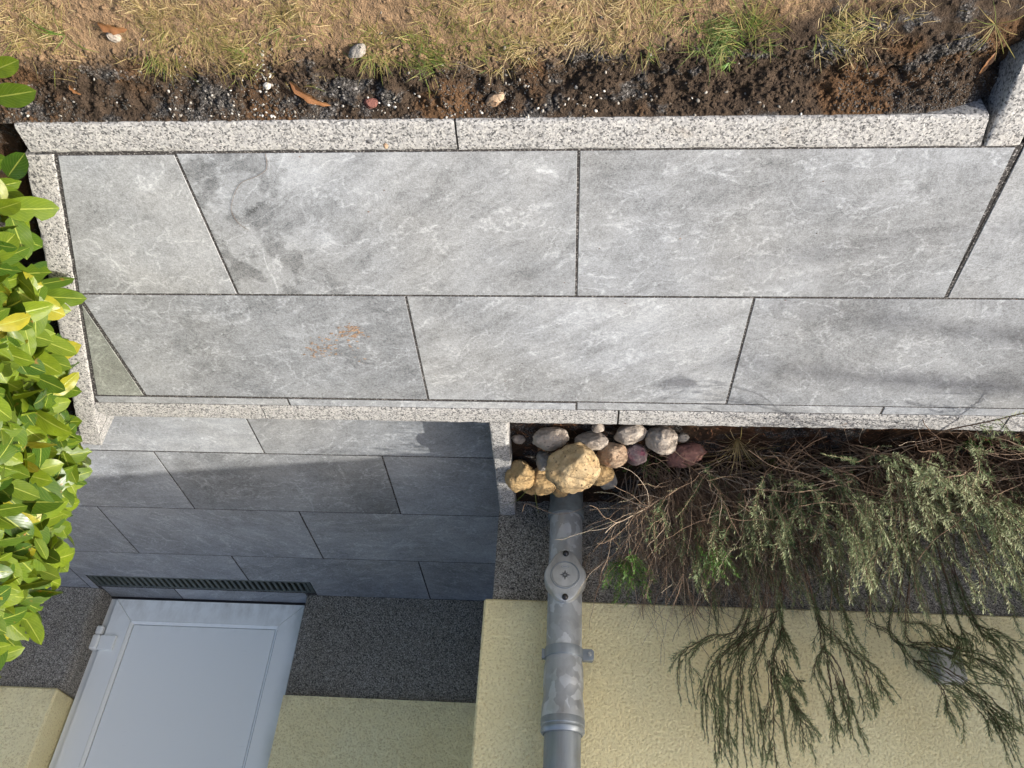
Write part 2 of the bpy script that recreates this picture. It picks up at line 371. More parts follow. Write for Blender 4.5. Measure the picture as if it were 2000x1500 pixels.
# ------------------------------------------------------------------ shapes
def box_data(x0, x1, y0, y1, z0, z1, bev=0.0):
    if bev <= 0:
        V = [(x, y, z) for z in (z0, z1) for (x, y) in ((x0, y0), (x1, y0), (x1, y1), (x0, y1))]
        return V, [(3, 2, 1, 0), (4, 5, 6, 7), (0, 1, 5, 4), (1, 2, 6, 5), (2, 3, 7, 6), (3, 0, 4, 7)]
    b = bev; V = []; F = []
    rings = [(z0, b), (z0 + b, 0), (z1 - b, 0), (z1, b)]
    for z, ins in rings:
        i = ins
        pts = [(x0 + b + (i if i else 0) * 0, y0 + i), (x1 - b, y0 + i), (x1 - i, y0 + b), (x1 - i, y1 - b), (x1 - b, y1 - i), (x0 + b, y1 - i), (x0 + i, y1 - b), (x0 + i, y0 + b)]
        V += [(px, py, z) for px, py in pts]
    for k in range(3):
        for j in range(8):
            F.append((k * 8 + j, k * 8 + (j + 1) % 8, k * 8 + 8 + (j + 1) % 8, k * 8 + 8 + j))
    F.append(tuple(range(7, -1, -1))); F.append(tuple(range(24, 32)))
    return V, F
def box(name, x0, x1, y0, y1, z0, z1, mat, parent=None, bev=0.0):
    return link(name, mesh_from(name, *box_data(x0, x1, y0, y1, z0, z1, bev)), parent, mat)
def join(parts):
    V = []; F = []
    for v, f in parts:
        o = len(V); V += list(v); F += [tuple(i + o for i in q) for q in f]
    return V, F
def poly_prism(pts, z0, z1):
    n = len(pts); V = [(*p, z0) for p in pts] + [(*p, z1) for p in pts]
    return V, [tuple(range(n - 1, -1, -1)), tuple(range(n, 2 * n))] + [(i, (i + 1) % n, n + (i + 1) % n, n + i) for i in range(n)]
def diag_in(y): return -.251 + (y - .404) * .3731      # inner edge of the slanting kerb
def slab_mesh(poly, thick=.02, bev=.0008):
    """chamfered plate; poly counter-clockwise, top at z = 0"""
    n = len(poly); P = [np.array(p, float) for p in poly]; ins = []
    for i in range(n):
        a, b, c = P[i - 1], P[i], P[(i + 1) % n]
        d1 = (b - a) / np.linalg.norm(b - a); d2 = (c - b) / np.linalg.norm(c - b)
        n1 = np.array([-d1[1], d1[0]]); n2 = np.array([-d2[1], d2[0]])
        m = n1 + n2; m = m / max(.25, (m @ n1)); ins.append(b + m * bev)
    V = [(*p, -thick) for p in P] + [(*p, -bev) for p in P] + [(*p, 0) for p in ins]
    F = [tuple(range(2 * n, 3 * n)), tuple(range(n - 1, -1, -1))]
    for k in range(2):
        for i in range(n):
            j = (i + 1) % n; F.append((k * n + i, k * n + j, k * n + n + j, k * n + n + i))
    return mesh_from('paving_slab', V, F)
def kerb_mesh(L, w, h, seed=0, skew0=0.0, skew1=0.0):
    """stone along +X, width along Y (centred), top at z = 0, worn uneven edges; ends may be skewed"""
    N = max(6, int(L / .022)); r = .004
    prof = [(-w / 2, -h), (-w / 2, -r * 2.2), (-w / 2, -r), (-w / 2 + r * .6, -r * .25), (-w / 2 + r * 1.8, 0), (-w / 6, 0), (w / 6, 0), (w / 2 - r * 1.8, 0), (w / 2 - r * .6, -r * .25), (w / 2, -r), (w / 2, -r * 2.2), (w / 2, -h)]
    V = []; F = []; k = len(prof); rg = np.random.default_rng(seed)
    for i in range(N + 1):
        t = i / N
        for j, (y, z) in enumerate(prof):
            edge = 1.0 if 2 <= j <= 4 or 7 <= j <= 9 else .35
            dz = (rg.random() - .6) * .0026 * edge if z > -.05 else 0
            dy = (rg.random() - .5) * .0022 * edge
            V.append((t * L + (skew0 * (1 - t) + skew1 * t) * y, y + dy, z + dz))
    for i in range(N):
        for j in range(k):
            a = i * k + j; b = i * k + (j + 1) % k
            F.append((a, a + k, b + k, b))
    F.append(tuple(range(k))); F.append(tuple(range(N * k + k - 1, N * k - 1, -1)))
    me = mesh_from('kerb_stone', V, F, True, 40)
    return me
def lathe(profile, seg=40, axis_y=0.0):
    V = []; F = []
    for r, z in profile:
        for s in range(seg):
            a = 2 * math.pi * s / seg; V.append((r * math.cos(a), r * math.sin(a), z))
    for i in range(len(profile) - 1):
        for s in range(seg):
            a = i * seg + s; b = i * seg + (s + 1) % seg
            F.append((a, b, b + seg, a + seg))
    return V, F
class Tubes:
    """collects tapered tubes and narrow leaves into one mesh"""
    def __init__(self): self.V = []; self.F = []; self.c = []; self.n = 0
    def tube(self, P, r0, r1, tint, sides=4):
        P = np.asarray(P, float); n = len(P)
        T = np.gradient(P, axis=0); T /= (np.linalg.norm(T, axis=1, keepdims=True) + 1e-9)
        up = np.array([.31, .22, .92]); A = np.cross(T, up); A /= (np.linalg.norm(A, axis=1, keepdims=True) + 1e-9); B = np.cross(T, A)
        r = np.linspace(r0, r1, n)[:, None, None]; an = np.arange(sides) * 2 * math.pi / sides
        ring = P[:, None, :] + r * (np.cos(an)[None, :, None] * A[:, None, :] + np.sin(an)[None, :, None] * B[:, None, :])
        self.V.append(ring.reshape(-1, 3))
        i = np.arange(n - 1)[:, None] * sides; j = np.arange(sides)[None, :]; jn = (j + 1) % sides
        self.F.append((np.stack([i + j, i + jn, i + sides + jn, i + sides + j], -1).reshape(-1, 4)) + self.n)
        self.c.append(np.full(n * sides, tint) if np.isscalar(tint) else np.repeat(tint, sides)); self.n += n * sides
    def blades(self, base, direc, side, L, w, tint, bend=0.0):
        """arrays of pointed leaves: base, unit direction, unit side; folded diamonds"""
        base = np.asarray(base); direc = np.asarray(direc); side = np.asarray(side)
        L = np.broadcast_to(np.asarray(L, float), (len(base),))[:, None]; w = np.broadcast_to(np.asarray(w, float), (len(base),))[:, None]
        nrm = np.cross(direc, side)
        mid = base + direc * L * .5 - nrm * L * bend * .3
        tip = base + direc * L + nrm * L * bend
        V = np.stack([base, mid + side * w * .5 + nrm * w * .15, tip, mid - side * w * .5 + nrm * w * .15], 1).reshape(-1, 3)
        F = np.arange(len(base) * 4).reshape(-1, 4) + self.n
        self.V.append(V); self.F.append(F); self.c.append(np.repeat(np.clip(tint, 0, 1), 4)); self.n += len(V)
    def mesh(self, name, smooth=True):
        return mesh_np(name, np.concatenate(self.V), np.concatenate(self.F), smooth, np.concatenate(self.c))
def unit(a): a = np.asarray(a, float); return a / (np.linalg.norm(a, axis=-1, keepdims=True) + 1e-9)
def curve(pts, n=24):
    """smooth curve through points (Catmull-Rom)"""
    P = [np.asarray(p, float) for p in pts]; P = [2 * P[0] - P[1]] + P + [2 * P[-1] - P[-2]]; out = []
    m = len(P) - 3; per = max(3, n // m)
    for i in range(m):
        a, b, c, d = P[i:i + 4]
        for t in np.linspace(0, 1, per, endpoint=(i == m - 1)):
            out.append(.5 * ((2 * b) + (-a + c) * t + (2 * a - 5 * b + 4 * c - d) * t * t + (-a + 3 * b - 3 * c + d) * t ** 3))
    return np.array(out)

# ------------------------------------------------------------------ ground, path and courtyard (the setting)
ZC = -0.152                                       # courtyard level, the path is z = 0
g = link('ground', mesh_from('ground', *join([box_data(-60, 60, -60, 60, -1.2, -.75), box_data(3.4, 60, -.45, 60, -.7499, -.03), box_data(-60, 3.395, 3.6, 60, -.7499, -.03), box_data(-60, -3.5, -60, 3.595, -.7499, -.03), box_data(7.51, 60, -60, -.455, -.7499, -.03)])), None, mat_simple('earth', (.10, .085, .045), .95, .3, 2, 0, .5, 20)); g['kind'] = 'structure'

path = link('path', mesh_from('path', *join([poly_prism([(diag_in(-.445) - .02, -.445), (1.62, -.445), (1.62, .409), (diag_in(.409) - .02, .409)], -.30, -.0013), box_data(1.622, 3.4, -.445, 2.6, -.30, -.0013)])), None, JOINT); path['kind'] = 'structure'
court = link('courtyard', mesh_from('courtyard', *join([box_data(-2.7, .60, -1.984, -.50, -.60, ZC - .0013), box_data(-2.7, -1.401, -2.4, -1.9845, -.60, ZC - .0013), box_data(-.356, .60, -2.4, -1.9845, -.60, ZC - .0013), box_data(-1.4005, -.3565, -2.4, -2.1065, -.60, ZC - .0013)])), None, JOINT); court['kind'] = 'structure'
def add_slab(parent, poly, z=0.0, mesh=None, name='paving_slab'):
    c = np.mean(np.array(poly), axis=0)
    if mesh is None: mesh = slab_mesh([(p[0] - c[0], p[1] - c[1]) for p in poly])
    o = link(name, mesh, parent, SLAB)
    o.location = (c[0], c[1], z + RNG.uniform(-.0006, .0006))
    o.rotation_euler = (RNG.uniform(-.0008, .0008), RNG.uniform(-.0005, .0005), 0)
    return o
J = .0029                                         # half a joint
def rect(x0, x1, y0, y1): return [(x0 + J, y0 + J), (x1 - J, y0 + J), (x1 - J, y1 - J), (x0 + J, y1 - J)]
full = slab_mesh([(-.4015 + J, -.2015 + J), (.4015 - J, -.2015 + J), (.4015 - J, .2015 - J), (-.4015 + J, .2015 - J)])
P_ = .803
def diag_in(y): return -.251 + (y - .404) * .3731      # inner edge of the slanting kerb
# row beside the lawn
add_slab(path, [(diag_in(.003) + .008, .003), (.0 - J, .003), (.0 - J, .398), (diag_in(.398) + .008, .398)])
s = add_slab(path, rect(0, P_, 0, .403), 0, full); s['stain'] = 1.0
add_slab(path, [(P_ + J, J), (1.622, J), (1.608, .4), (P_ + J, .4)])
add_slab(path, [(1.630, J), (2.03, J), (2.03, .803), (1.616, .803)])
add_slab(path, [(1.616, .809), (2.03, .809), (2.03, 1.61), (1.616, 1.61)])
add_slab(path, [(1.616, 1.615), (2.03, 1.615), (2.03, 2.4), (1.616, 2.4)])
for k in range(3): add_slab(path, [(2.036, .003 + k * P_), (2.836, .003 + k * P_), (2.836, P_ - .003 + k * P_), (2.036, P_ - .003 + k * P_)])
# row beside the house
X2 = .404
t_ = add_slab(path, [(-.541, -.4065), (X2 - P_ - J - .004, -.4065), (-.4075, -.040)]); t_['greenish'] = 1.0
add_slab(path, rect(X2 - P_, X2, -.4075, -.0005)); add_slab(path, rect(X2, X2 + P_, -.4075, -.0005))
add_slab(path, rect(X2 + P_, X2 + 2 * P_, -.4085, -.0005)); add_slab(path, rect(X2 + 2 * P_, X2 + 3 * P_, -.4085, -.0005))
# narrow filler strips
for a, b in ((-.556, .0065), (.0065, .8085)): add_slab(path, [(a + J, -.4425), (b - J, -.4425), (b - J, -.4145), (a + J, -.4145)])
add_slab(path, rect(X2 + 3 * P_, 3.395, -.4085, -.0005))
for a, b in ((.8085, 1.616), (1.616, 2.42), (2.42, 3.2)): add_slab(path, [(a + J, -.4405), (b - J, -.4405), (b - J, -.4105), (a + J, -.4105)])

def kerb(parent, p0, p1, w, h, seed, z=0.0, sk=(0, 0)):
    p0 = np.array(p0); p1 = np.array(p1); d = p1 - p0; L = np.linalg.norm(d)
    o = link('kerb_stone', kerb_mesh(L, w, h, seed, *sk), parent, GRANITE)
    o.location = (p0[0], p0[1], z); o.rotation_euler = (0, 0, math.atan2(d[1], d[0])); return o
kerb(path, (-.297, .4405), (.5685, .4395), .067, .25, 1, .002)
kerb(path, (.5725, .4395), (1.538, .4375), .067, .25, 2, .003, (0, -.14))
kerb(path, (1.581, .407), (1.560, 1.40), .062, .25, 3, .003); kerb(path, (1.560, 1.404), (1.54, 2.4), .062, .25, 4, .003)
def diag_mid(y, o=.032): return (diag_in(y) - o, y)
kerb(path, diag_mid(-.085), diag_mid(.4025), .060, .30, 5, .002, (0, -.37)); kerb(path, diag_mid(-.606), diag_mid(-.089), .060, .30, 6, .003, (-.37, 0))
kerb(path, (-1.75, -.6395), (-.640, -.6395), .058, .30, 7, .0, (0, .37))
kerb(path, (-.574, -.4795), (-.0825, -.4785), .066, .30, 8, .002, (-.37, 0)); kerb(path, (-.0785, -.4785), (.922, -.477), .066, .30, 9, .002)
kerb(path, (.927, -.477), (1.945, -.4755), .066, .30, 10, .002); kerb(path, (1.9495, -.4755), (2.95, -.475), .066, .30, 11, .002)
kerb(path, (.5885, -.5135), (.5885, -1.047), .052, .30, 12, -.001)

# courtyard slabs
Y0, Y1, Y2, YB = -.934, -1.337, -1.740, -2.126
for x in (-1.053 - P_, -1.053, -.25, ): 
    x1 = min(x + P_, .556); add_slab(court, rect(x, x1, Y0, -.516), ZC)
for x in (-.646 - 2 * P_, -.646 - P_, -.646): add_slab(court, rect(x, x + P_, Y1, Y0), ZC, full)
add_slab(court, rect(.157, .556, Y1, Y0), ZC)
for x in (-1.04 - P_, -1.04, -.237): add_slab(court, rect(x, min(x + P_, .556), Y2, Y1), ZC, full if x + P_ < .55 else None)
DX0, DX1, DY0, DY1 = -1.397, -.360, -2.104, -1.988      # drain opening
add_slab(court, rect(-1.44 - P_, -1.44, YB, Y2), ZC)
add_slab(court, [(-1.44 + J, YB), (DX0 - .004, YB), (DX0 - .004, DY1 + .004), (-.636 - J, DY1 + .004), (-.636 - J, Y2 - J), (-1.44 + J, Y2 - J)], ZC)
add_slab(court, [(-.636 + J, DY1 + .004), (DX1 + .004, DY1 + .004), (DX1 + .004, YB), (.167 - J, YB), (.167 - J, Y2 - J), (-.636 + J, Y2 - J)], ZC)
add_slab(court, rect(.167, .556, YB, Y2), ZC)
add_slab(court, rect(-1.384, -1.03, -2.222, DY0 - .002), ZC); add_slab(court, rect(-1.03, -.407, -2.222, DY0 - .002), ZC)

# ------------------------------------------------------------------ lawn soil, bed soil
def soil_h(x, y):
    t = np.clip((y - .545) / .07, 0, 1); t = t * t * (3 - 2 * t)
    h = -.012 + .014 * t
    rough = .80 - .25 * t
    h = h + rough * (.028 * fbm(x * 9, y * 9, 3, 4) + .015 * fbm(x * 38, y * 38, 11, 4) + .010 * fbm(x * 150, y * 150, 23, 2))
    cr = np.clip((x - 1.38) / .16, 0, 1); h = h - .045 * cr * cr * (1 - .5 * t)      # sinks against the right kerb
    ke = np.clip((y - .474) / .022, 0, 1); h = h * ke + (-.004 - .05 * cr * cr) * (1 - ke)
    ridge = np.abs(fbm(x * 14 + 3, y * 14, 41, 3)); h = h - (1 - t) * .012 * ke * np.clip(1 - ridge * 9, 0, 1)
    return h
def grid(xs, ys, hf):
    X, Y = np.meshgrid(xs, ys); Z = hf(X, Y); V = np.stack([X, Y, Z], -1).reshape(-1, 3)
    nx, ny = len(xs), len(ys); i = np.arange(ny - 1)[:, None] * nx; j = np.arange(nx - 1)[None, :]
    F = np.stack([i + j, i + j + 1, i + nx + j + 1, i + nx + j], -1).reshape(-1, 4); return V, F
xs = np.concatenate([np.linspace(-3.5, -.5, 60, endpoint=False), np.linspace(-.5, 1.553, 520)])
ys = np.concatenate([np.linspace(.472, .80, 120, endpoint=False), np.linspace(.80, 3.6, 70)])
V, F = grid(xs, ys, soil_h)
lawn = link('lawn_soil', mesh_np('lawn_soil', V, F, True), None, SOIL); lawn['kind'] = 'structure'
V, F = grid(np.linspace(.612, 3.02, 330), np.linspace(-1.06, -.505, 84), lambda x, y: -.058 + .03 * fbm(x * 9, y * 9, 5, 4) + .02 * fbm(x * 45, y * 45, 6, 3))
bed = link('bed_soil', mesh_np('bed_soil', V, F, True), None, BEDSOIL); bed['kind'] = 'structure'
def hedge_soil(x, y): return np.where(x > diag_in(y) - .085, -.16, -.045) + .03 * fbm(x * 9, y * 9, 15, 4) + .015 * fbm(x * 60, y * 60, 16, 3)
V, F = grid(np.linspace(-2.2, -.20, 200), np.linspace(-.615, .475, 110), hedge_soil)
ok = np.array([V[f, 0].max() < diag_in(V[f, 1].min()) - .02 for f in F])
hs = link('hedge_soil', mesh_np('hedge_soil', V, F[ok], True), None, BEDSOIL); hs['kind'] = 'structure'

# ------------------------------------------------------------------ house
house = empty('house', (.533, -1.03, ZC), 'yellow rendered house with dark grit plinth, white cellar door in a recess', 'house')
def hp(o):                                       # keep world coordinates under the house empty
    o.parent = house; o.matrix_parent_inverse = Matrix.Translation((-.533, 1.03, -ZC)); return o
XB = 3.0; YBAY = -.873 + .154 * (XB - .6)
hp(box('wall', .533, XB + .3, -1.6, -1.03, .300, 5.0, PLASTER, None, .006))
hp(box('wall', XB, 7.5, -5.0, YBAY, .300, 5.0, PLASTER, None, .006))
hp(box('wall', -.405, .60, -2.7, -2.108, .302, 5.0, PLASTER))
hp(box('wall', -4.5, -1.400, -2.7, -2.108, .312, 5.0, PLASTER, None, .008))
hp(box('wall', -1.40, -.405, -2.7, -2.108, 1.96, 5.0, PLASTER))
hp(box('wall', .536, .90, -2.7, -1.5, .300, 5.0, PLASTER))
hp(box('plinth', .557, XB + .2, -1.6, -1.049, -.7, .2985, PLINTH, None, .004))
hp(box('plinth', XB + .02, 7.5, -5.0, YBAY - .019, -.7, .2985, PLINTH))
hp(box('plinth', -.405, .575, -2.7, -2.130, -.7, .3005, PLINTH))
hp(box('plinth', .559, .90, -2.7, -1.5, -.7, .2985, PLINTH))
def rounded_plinth():                            # left of the door, its corner rounded into the reveal
    x1, y1, r = -1.386, -2.130, .035; pts = [(-4.5, y1)]
    pts = [(-4.5, -2.7), (x1, -2.7)] + [(x1 - r + r * math.cos(a), y1 - r + r * math.sin(a)) for a in np.linspace(0, math.pi / 2, 8)] + [(-4.5, y1)]
    n = len(pts); V = [(*p, -.7) for p in pts] + [(*p, .3105) for p in pts]
    return V, [tuple(range(n - 1, -1, -1)), tuple(range(n, 2 * n))] + [(i, (i + 1) % n, n + (i + 1) % n, n + i) for i in range(n)]
hp(link('plinth', mesh_from('plinth', *rounded_plinth(), True, 30), None, PLINTH))
hp(box('roof', -4.6, 7.6, -5.1, -2.0, 5.0, 5.2, mat_simple('roof_tile', (.30, .10, .06), .8, .3, 6)))
# white cellar door: fixed frame, then leaf pieces
YD = -2.215
df = join([box_data(-1.386, -1.345, -2.30, YD - .022, ZC, 1.96), box_data(-.4365, -.405, -2.30, YD - .022, ZC, 1.96), box_data(-1.345, -.4365, -2.30, YD - .022, 1.90, 1.96)])
door = hp(link('door', mesh_from('door', *df), None, UPVC))
ZD0, ZD1 = -.139, 1.90; LX0, LX1 = -1.346, -.4355; FW = .102
def mitre(pts, name):                            # bevelled profile piece from a plan polygon in x,z
    n = len(pts); c = np.mean(pts, axis=0); b = .004
    inn = [tuple(np.array(p) + unit(c - np.array(p)) * b) for p in pts]
    V = [(p[0], YD - .06, p[1]) for p in pts] + [(p[0], YD - b, p[1]) for p in pts] + [(p[0], YD, p[1]) for p in inn]
    F = [tuple(range(2 * n, 3 * n)), tuple(range(n - 1, -1, -1))] + [(k * n + i, k * n + (i + 1) % n, k * n + n + (i + 1) % n, k * n + n + i) for k in range(2) for i in range(n)]
    F = [tuple(reversed(f)) for f in F]
    o = link(name, mesh_from(name, V, F), door, UPVC); return o
e = .0004
mitre([(LX0, ZD0 + e), (LX0 + FW - e, ZD0 + FW + e), (LX0 + FW - e, ZD1 - FW), (LX0, ZD1)], 'stile')
mitre([(LX1, ZD1), (LX1 - FW + e, ZD1 - FW), (LX1 - FW + e, ZD0 + FW + e), (LX1, ZD0 + e)], 'stile')
mitre([(LX0 + e, ZD0), (LX1 - e, ZD0), (LX1 - FW, ZD0 + FW), (LX0 + FW, ZD0 + FW)], 'bottom_rail')
mitre([(LX0 + FW, ZD1 - FW), (LX1 - FW, ZD1 - FW), (LX1 - e, ZD1), (LX0 + e, ZD1)], 'top_rail')
ix0, ix1, iz0, iz1 = LX0 + FW + .001, LX1 - FW - .001, ZD0 + FW + .001, ZD1 - FW - .001
def bead(a, b, ia, ib):                          # sloping glazing bead between frame and panel
    V = [(a[0], YD - .001, a[1]), (b[0], YD - .001, b[1]), (ib[0], YD - .012, ib[1]), (ia[0], YD - .012, ia[1]), (ib[0], YD - .03, ib[1]), (ia[0], YD - .03, ia[1])]
    return V, [(0, 1, 2, 3), (3, 2, 4, 5)]
B = .012
cs = [(ix0, iz0), (ix1, iz0), (ix1, iz1), (ix0, iz1)]; ci = [(ix0 + B, iz0 + B), (ix1 - B, iz0 + B), (ix1 - B, iz1 - B), (ix0 + B, iz1 - B)]
for k in range(4): link('glazing_bead', mesh_from('glazing_bead', *bead(cs[k], cs[(k + 1) % 4], ci[k], ci[(k + 1) % 4])), door, UPVC)
box('door_panel', ix0 + B + .003, ix1 - B - .003, YD - .03, YD - .0145, iz0 + B + .003, iz1 - B - .003, UPVC, door)
box('seal', ix0 + B - .002, ix1 - B + .002, YD - .040, YD - .0305, iz0 + B - .002, iz1 - B + .002, RUBBER, door)
h1 = join([box_data(-1.352, -1.279, YD, YD + .014, .040, .108, .003), box_data(-1.389, -1.353, YD - .012, YD + .022, .040, .108, .006), box_data(-1.387, -1.355, YD - .012, YD + .019, -.003, .037, .006)])
link('hinge', mesh_from('hinge', *h1), door, UPVC)
box('threshold', -1.384, -.407, -2.33, -2.2235, -.3, ZC + .006, RUBBER, door)
for o in door.children: o.matrix_parent_inverse = Matrix.Translation((-.533 * 0, 0, 0))

# ------------------------------------------------------------------ drain in front of the door
drain = empty('drain_channel', (DX0, DY0, ZC), 'dark green slotted drain grate in the paving before white door', 'drain')
def under(o, root): o.parent = root; o.matrix_parent_inverse = Matrix.Translation(-root.location); return o
under(link('channel', mesh_from('channel', *box_data(DX0, DX1, DY0, DY1, ZC - .12, ZC - .030)), None, DARK), drain)
fr = join([box_data(DX0, DX1, DY1 - .012, DY1, ZC - .029, ZC - .002, .001), box_data(DX0, DX1, DY0, DY0 + .012, ZC - .029, ZC - .002, .001),
           box_data(DX0, DX0 + .018, DY0 + .0125, DY1 - .0125, ZC - .029, ZC - .002, .001), box_data(DX1 - .018, DX1, DY0 + .0125, DY1 - .0125, ZC - .029, ZC - .002, .001)])
under(link('grate_frame', mesh_from('grate_frame', *fr), None, GRATE), drain)
sm = mesh_from('slat', *box_data(-.0072, .0072, DY0 + .0122, DY1 - .0122, -.014, 0, .0012)); sm.materials.append(GRATE)
ns = 36
for k in range(ns):
    o = under(link('slat', sm), drain); o.location = (DX0 + .030 + k * (DX1 - DX0 - .06) / (ns - 1), 0, ZC - .003)

# ------------------------------------------------------------------ downpipe with inspection cover
PX, PY = .783, -.958
pipe = empty('downpipe', (PX, PY, 0), 'grey zinc downpipe running up the yellow wall behind the rocks', 'downpipe')
def pp(name, V, F, mat, par=pipe, sharp=35):
    return link(name, mesh_from(name, V, F, True, sharp), par, mat)
pp('lower_pipe', *lathe([(.0535, -.30), (.0535, .030), (.058, .032), (.0585, .050), (.0575, .056), (.053, .058)]), STANDPIPE)
pp('pipe_section', *lathe([(.0515, .045), (.0515, .50), (.0525, .515), (.0560, .535), (.0565, .585), (.0545, .60), (.0550, .615), (.0590, .640), (.0595, .662), (.0595, .672)]), ZINC)
pp('socket_collar', *lathe([(.0597, .672), (.0605, .674), (.0605, .690), (.0590, .692), (.0590, .697), (.0605, .699), (.0600, .706), (.0560, .712), (.0520, .713)]), ZINC_PLAIN)
pp('upper_pipe', *lathe([(.0500, .70), (.0500, 4.9)]), ZINC_PLAIN)
br = pp('bracket', *lathe([(.0525, .478), (.0550, .478), (.0555, .480), (.0555, .505), (.0550, .507), (.0525, .507)]), ZINC_PLAIN)
def plate_arc(pts, y0, y1, bev, ring=None):
    """rounded plate from an x,z outline, extruded from y0 to y1 with a soft front edge"""
    n = len(pts); c = np.mean(pts, axis=0); V = []; F = []
    lv = [(y0, 0), (y1 - bev, 0), (y1 - bev * .3, bev * .35), (y1, bev)]
    for y, ins in lv:
        for p in pts:
            q = np.array(p) - c; L = np.linalg.norm(q); q = c + q * (L - ins) / L; V.append((q[0], y, q[1]))
    for k in range(len(lv) - 1):
        for i in range(n): F.append((k * n + (i + 1) % n, k * n + i, k * n + n + i, k * n + n + (i + 1) % n))
    F.append(tuple(reversed(range((len(lv) - 1) * n, len(lv) * n))))
    return V, F
lug = [(.054, .476), (.080, .476), (.086, .482), (.086, .503), (.080, .509), (.054, .509)]
link('lug', mesh_from('lug', *plate_arc(lug, -.012, .006, .002)), br, ZINC_PLAIN)
lug2 = [(-.063, .479), (-.054, .479), (-.054, .506), (-.063, .506)]
link('lug', mesh_from('lug', *plate_arc(lug2, -.010, .006, .002)), br, ZINC_PLAIN)
V, F = lathe([(.0, .012), (.0045, .012), (.006, .010), (.006, 0)], 14); V = [(x + .074, z + .003, y + .492) for x, y, z in V]
link('bolt', mesh_from('bolt', V, F, True, 40), br, ZINC_CAP)
# pointed-oval inspection cover
ZI = .278
out = []
for k in range(72):                              # outline: circle at the sides, drawn out to rounded points above and below
    a = 2 * math.pi * k / 72; c_, s_ = math.cos(a), math.sin(a)
    r = .0625 + .0200 * abs(s_) ** 5.0 - .0035 * abs(math.sin(2 * a)) ** 2
    out.append((r * c_, ZI + r * s_))
cov = link('inspection_cover', mesh_from('inspection_cover', *plate_arc(out, .012, .066, .007), True, 30), pipe, ZINC_CAP)
def ringmesh(r0, r1, y, hgt, seg=48):
    prof = [(r0, 0), (r0 + .0012, hgt), (r1 - .0012, hgt), (r1, 0)]; V, F = lathe(prof, seg)
    return [(x, y + z, q + ZI) for x, q, z in V], [tuple(reversed(f)) for f in F]
link('raised_ring', mesh_from('raised_ring', *ringmesh(.0400, .0440, .0655, .0030), True, 60), cov, ZINC_PLAIN)
V, F = lathe([(.0, .0022), (.0372, .0022), (.0385, 0)], 40); V = [(x, .0655 + z, q + ZI) for x, q, z in V]
link('cover_disc', mesh_from('cover_disc', V, [tuple(reversed(f)) for f in F], True, 50), cov, ZINC_CAP)
STAMP = mat_simple('stamped_zinc', (.10, .105, .105), .5, .1, 30, .5)
SV = []; SF = []
for k in range(8):                               # eight-pointed star stamp
    a = math.pi / 4 * k; L = .0165 if k % 2 == 0 else .0115; w = .0030; b0 = len(SV)
    d = np.array([math.cos(a), math.sin(a)]); n_ = np.array([-d[1], d[0]]); o_ = np.array([.0, ZI + .001])
    for q, yy in ((o_ + d * .0015, .0682), (o_ + d * L * .42 + n_ * w, .0680), (o_ + d * L, .0680), (o_ + d * L * .42 - n_ * w, .0680), (o_ + d * L * .45, .0694)):
        SV.append((q[0], yy, q[1]))
    SF += [(b0, b0 + 4, b0 + 1), (b0 + 1, b0 + 4, b0 + 2), (b0 + 2, b0 + 4, b0 + 3), (b0 + 3, b0 + 4, b0)]
link('star_emblem', mesh_from('star_emblem', SV, SF), cov, STAMP)
OV, OF = lathe([(.0100, 0), (.0105, .0006), (.0115, .0006), (.012, 0)], 30); OV = [(x, .0679 + z, q * .5 + ZI - .0255) for x, q, z in OV]
V2, F2 = box_data(-.007, .007, .0679, .0684, ZI - .0268, ZI - .0245)
link('maker_stamp', mesh_from('maker_stamp', *join([(OV, OF), (V2, F2)])), cov, ZINC_PLAIN)
for dz in (-.0690, .0690):
    V, F = lathe([(.0, .013), (.005, .0125), (.0085, .009), (.0095, .004), (.0095, -.003)], 20); V = [(x + .001, .062 + z, q + ZI + dz) for x, q, z in V]
    link('screw_cap', mesh_from('screw_cap', V, [tuple(reversed(f)) for f in F], True, 50), cov, RUBBER)

# small white wall box behind the lavender
wb = tag(empty('wall_box', (1.872, -1.03, .465)), 'small white plastic box on the yellow wall behind lavender stalks', 'wall box')
link('box_body', mesh_from('box_body', *box_data(-.042, .038, -.005, .036, -.049, .047, .003)), wb, WHITEBOX)
link('lid', mesh_from('lid', *box_data(-.036, .032, .0365, .043, -.043, .041, .002)), wb, WHITEBOX)

# ------------------------------------------------------------------ rocks in the bed corner
def rock_mesh(seed, rx, ry, rz, cuts=4, amp=.10, soft=.75, fine=.03):
    import bmesh
    bm = bmesh.new(); bmesh.ops.create_icosphere(bm, subdivisions=5, radius=1.0); rg = random.Random(seed)
    pl = []
    for _ in range(cuts):
        n = Vector((rg.uniform(-1, 1), rg.uniform(-1, 1), rg.uniform(-.4, 1))).normalized(); pl.append((n, rg.uniform(.62, .88)))
    off = Vector((rg.uniform(0, 50), rg.uniform(0, 50), rg.uniform(0, 50)))
    for v in bm.verts:
        p = v.co.copy()
        for n, d in pl:
            s = p.dot(n)
            if s > d: p -= n * (s - d) * soft
        k = 1 + amp * mnoise.noise(p * 1.3 + off) + amp * .5 * mnoise.noise(p * 3.1 + off) + amp * .30 * mnoise.noise(p * 5.5 + off) + fine * mnoise.noise(p * 11 + off) + fine * .6 * mnoise.noise(p * 21 + off)
        p *= k; v.co = Vector((p.x * rx, p.y * ry, p.z * rz))
    m = bpy.data.meshes.new('rock'); bm.to_mesh(m); bm.free()
    m.polygons.foreach_set('use_smooth', [True] * len(m.polygons)); m.update(); return m
R_SAND = mat_rock('sandstone', (.36, .25, .12), (.44, .335, .19), (.26, .165, .08), .9)
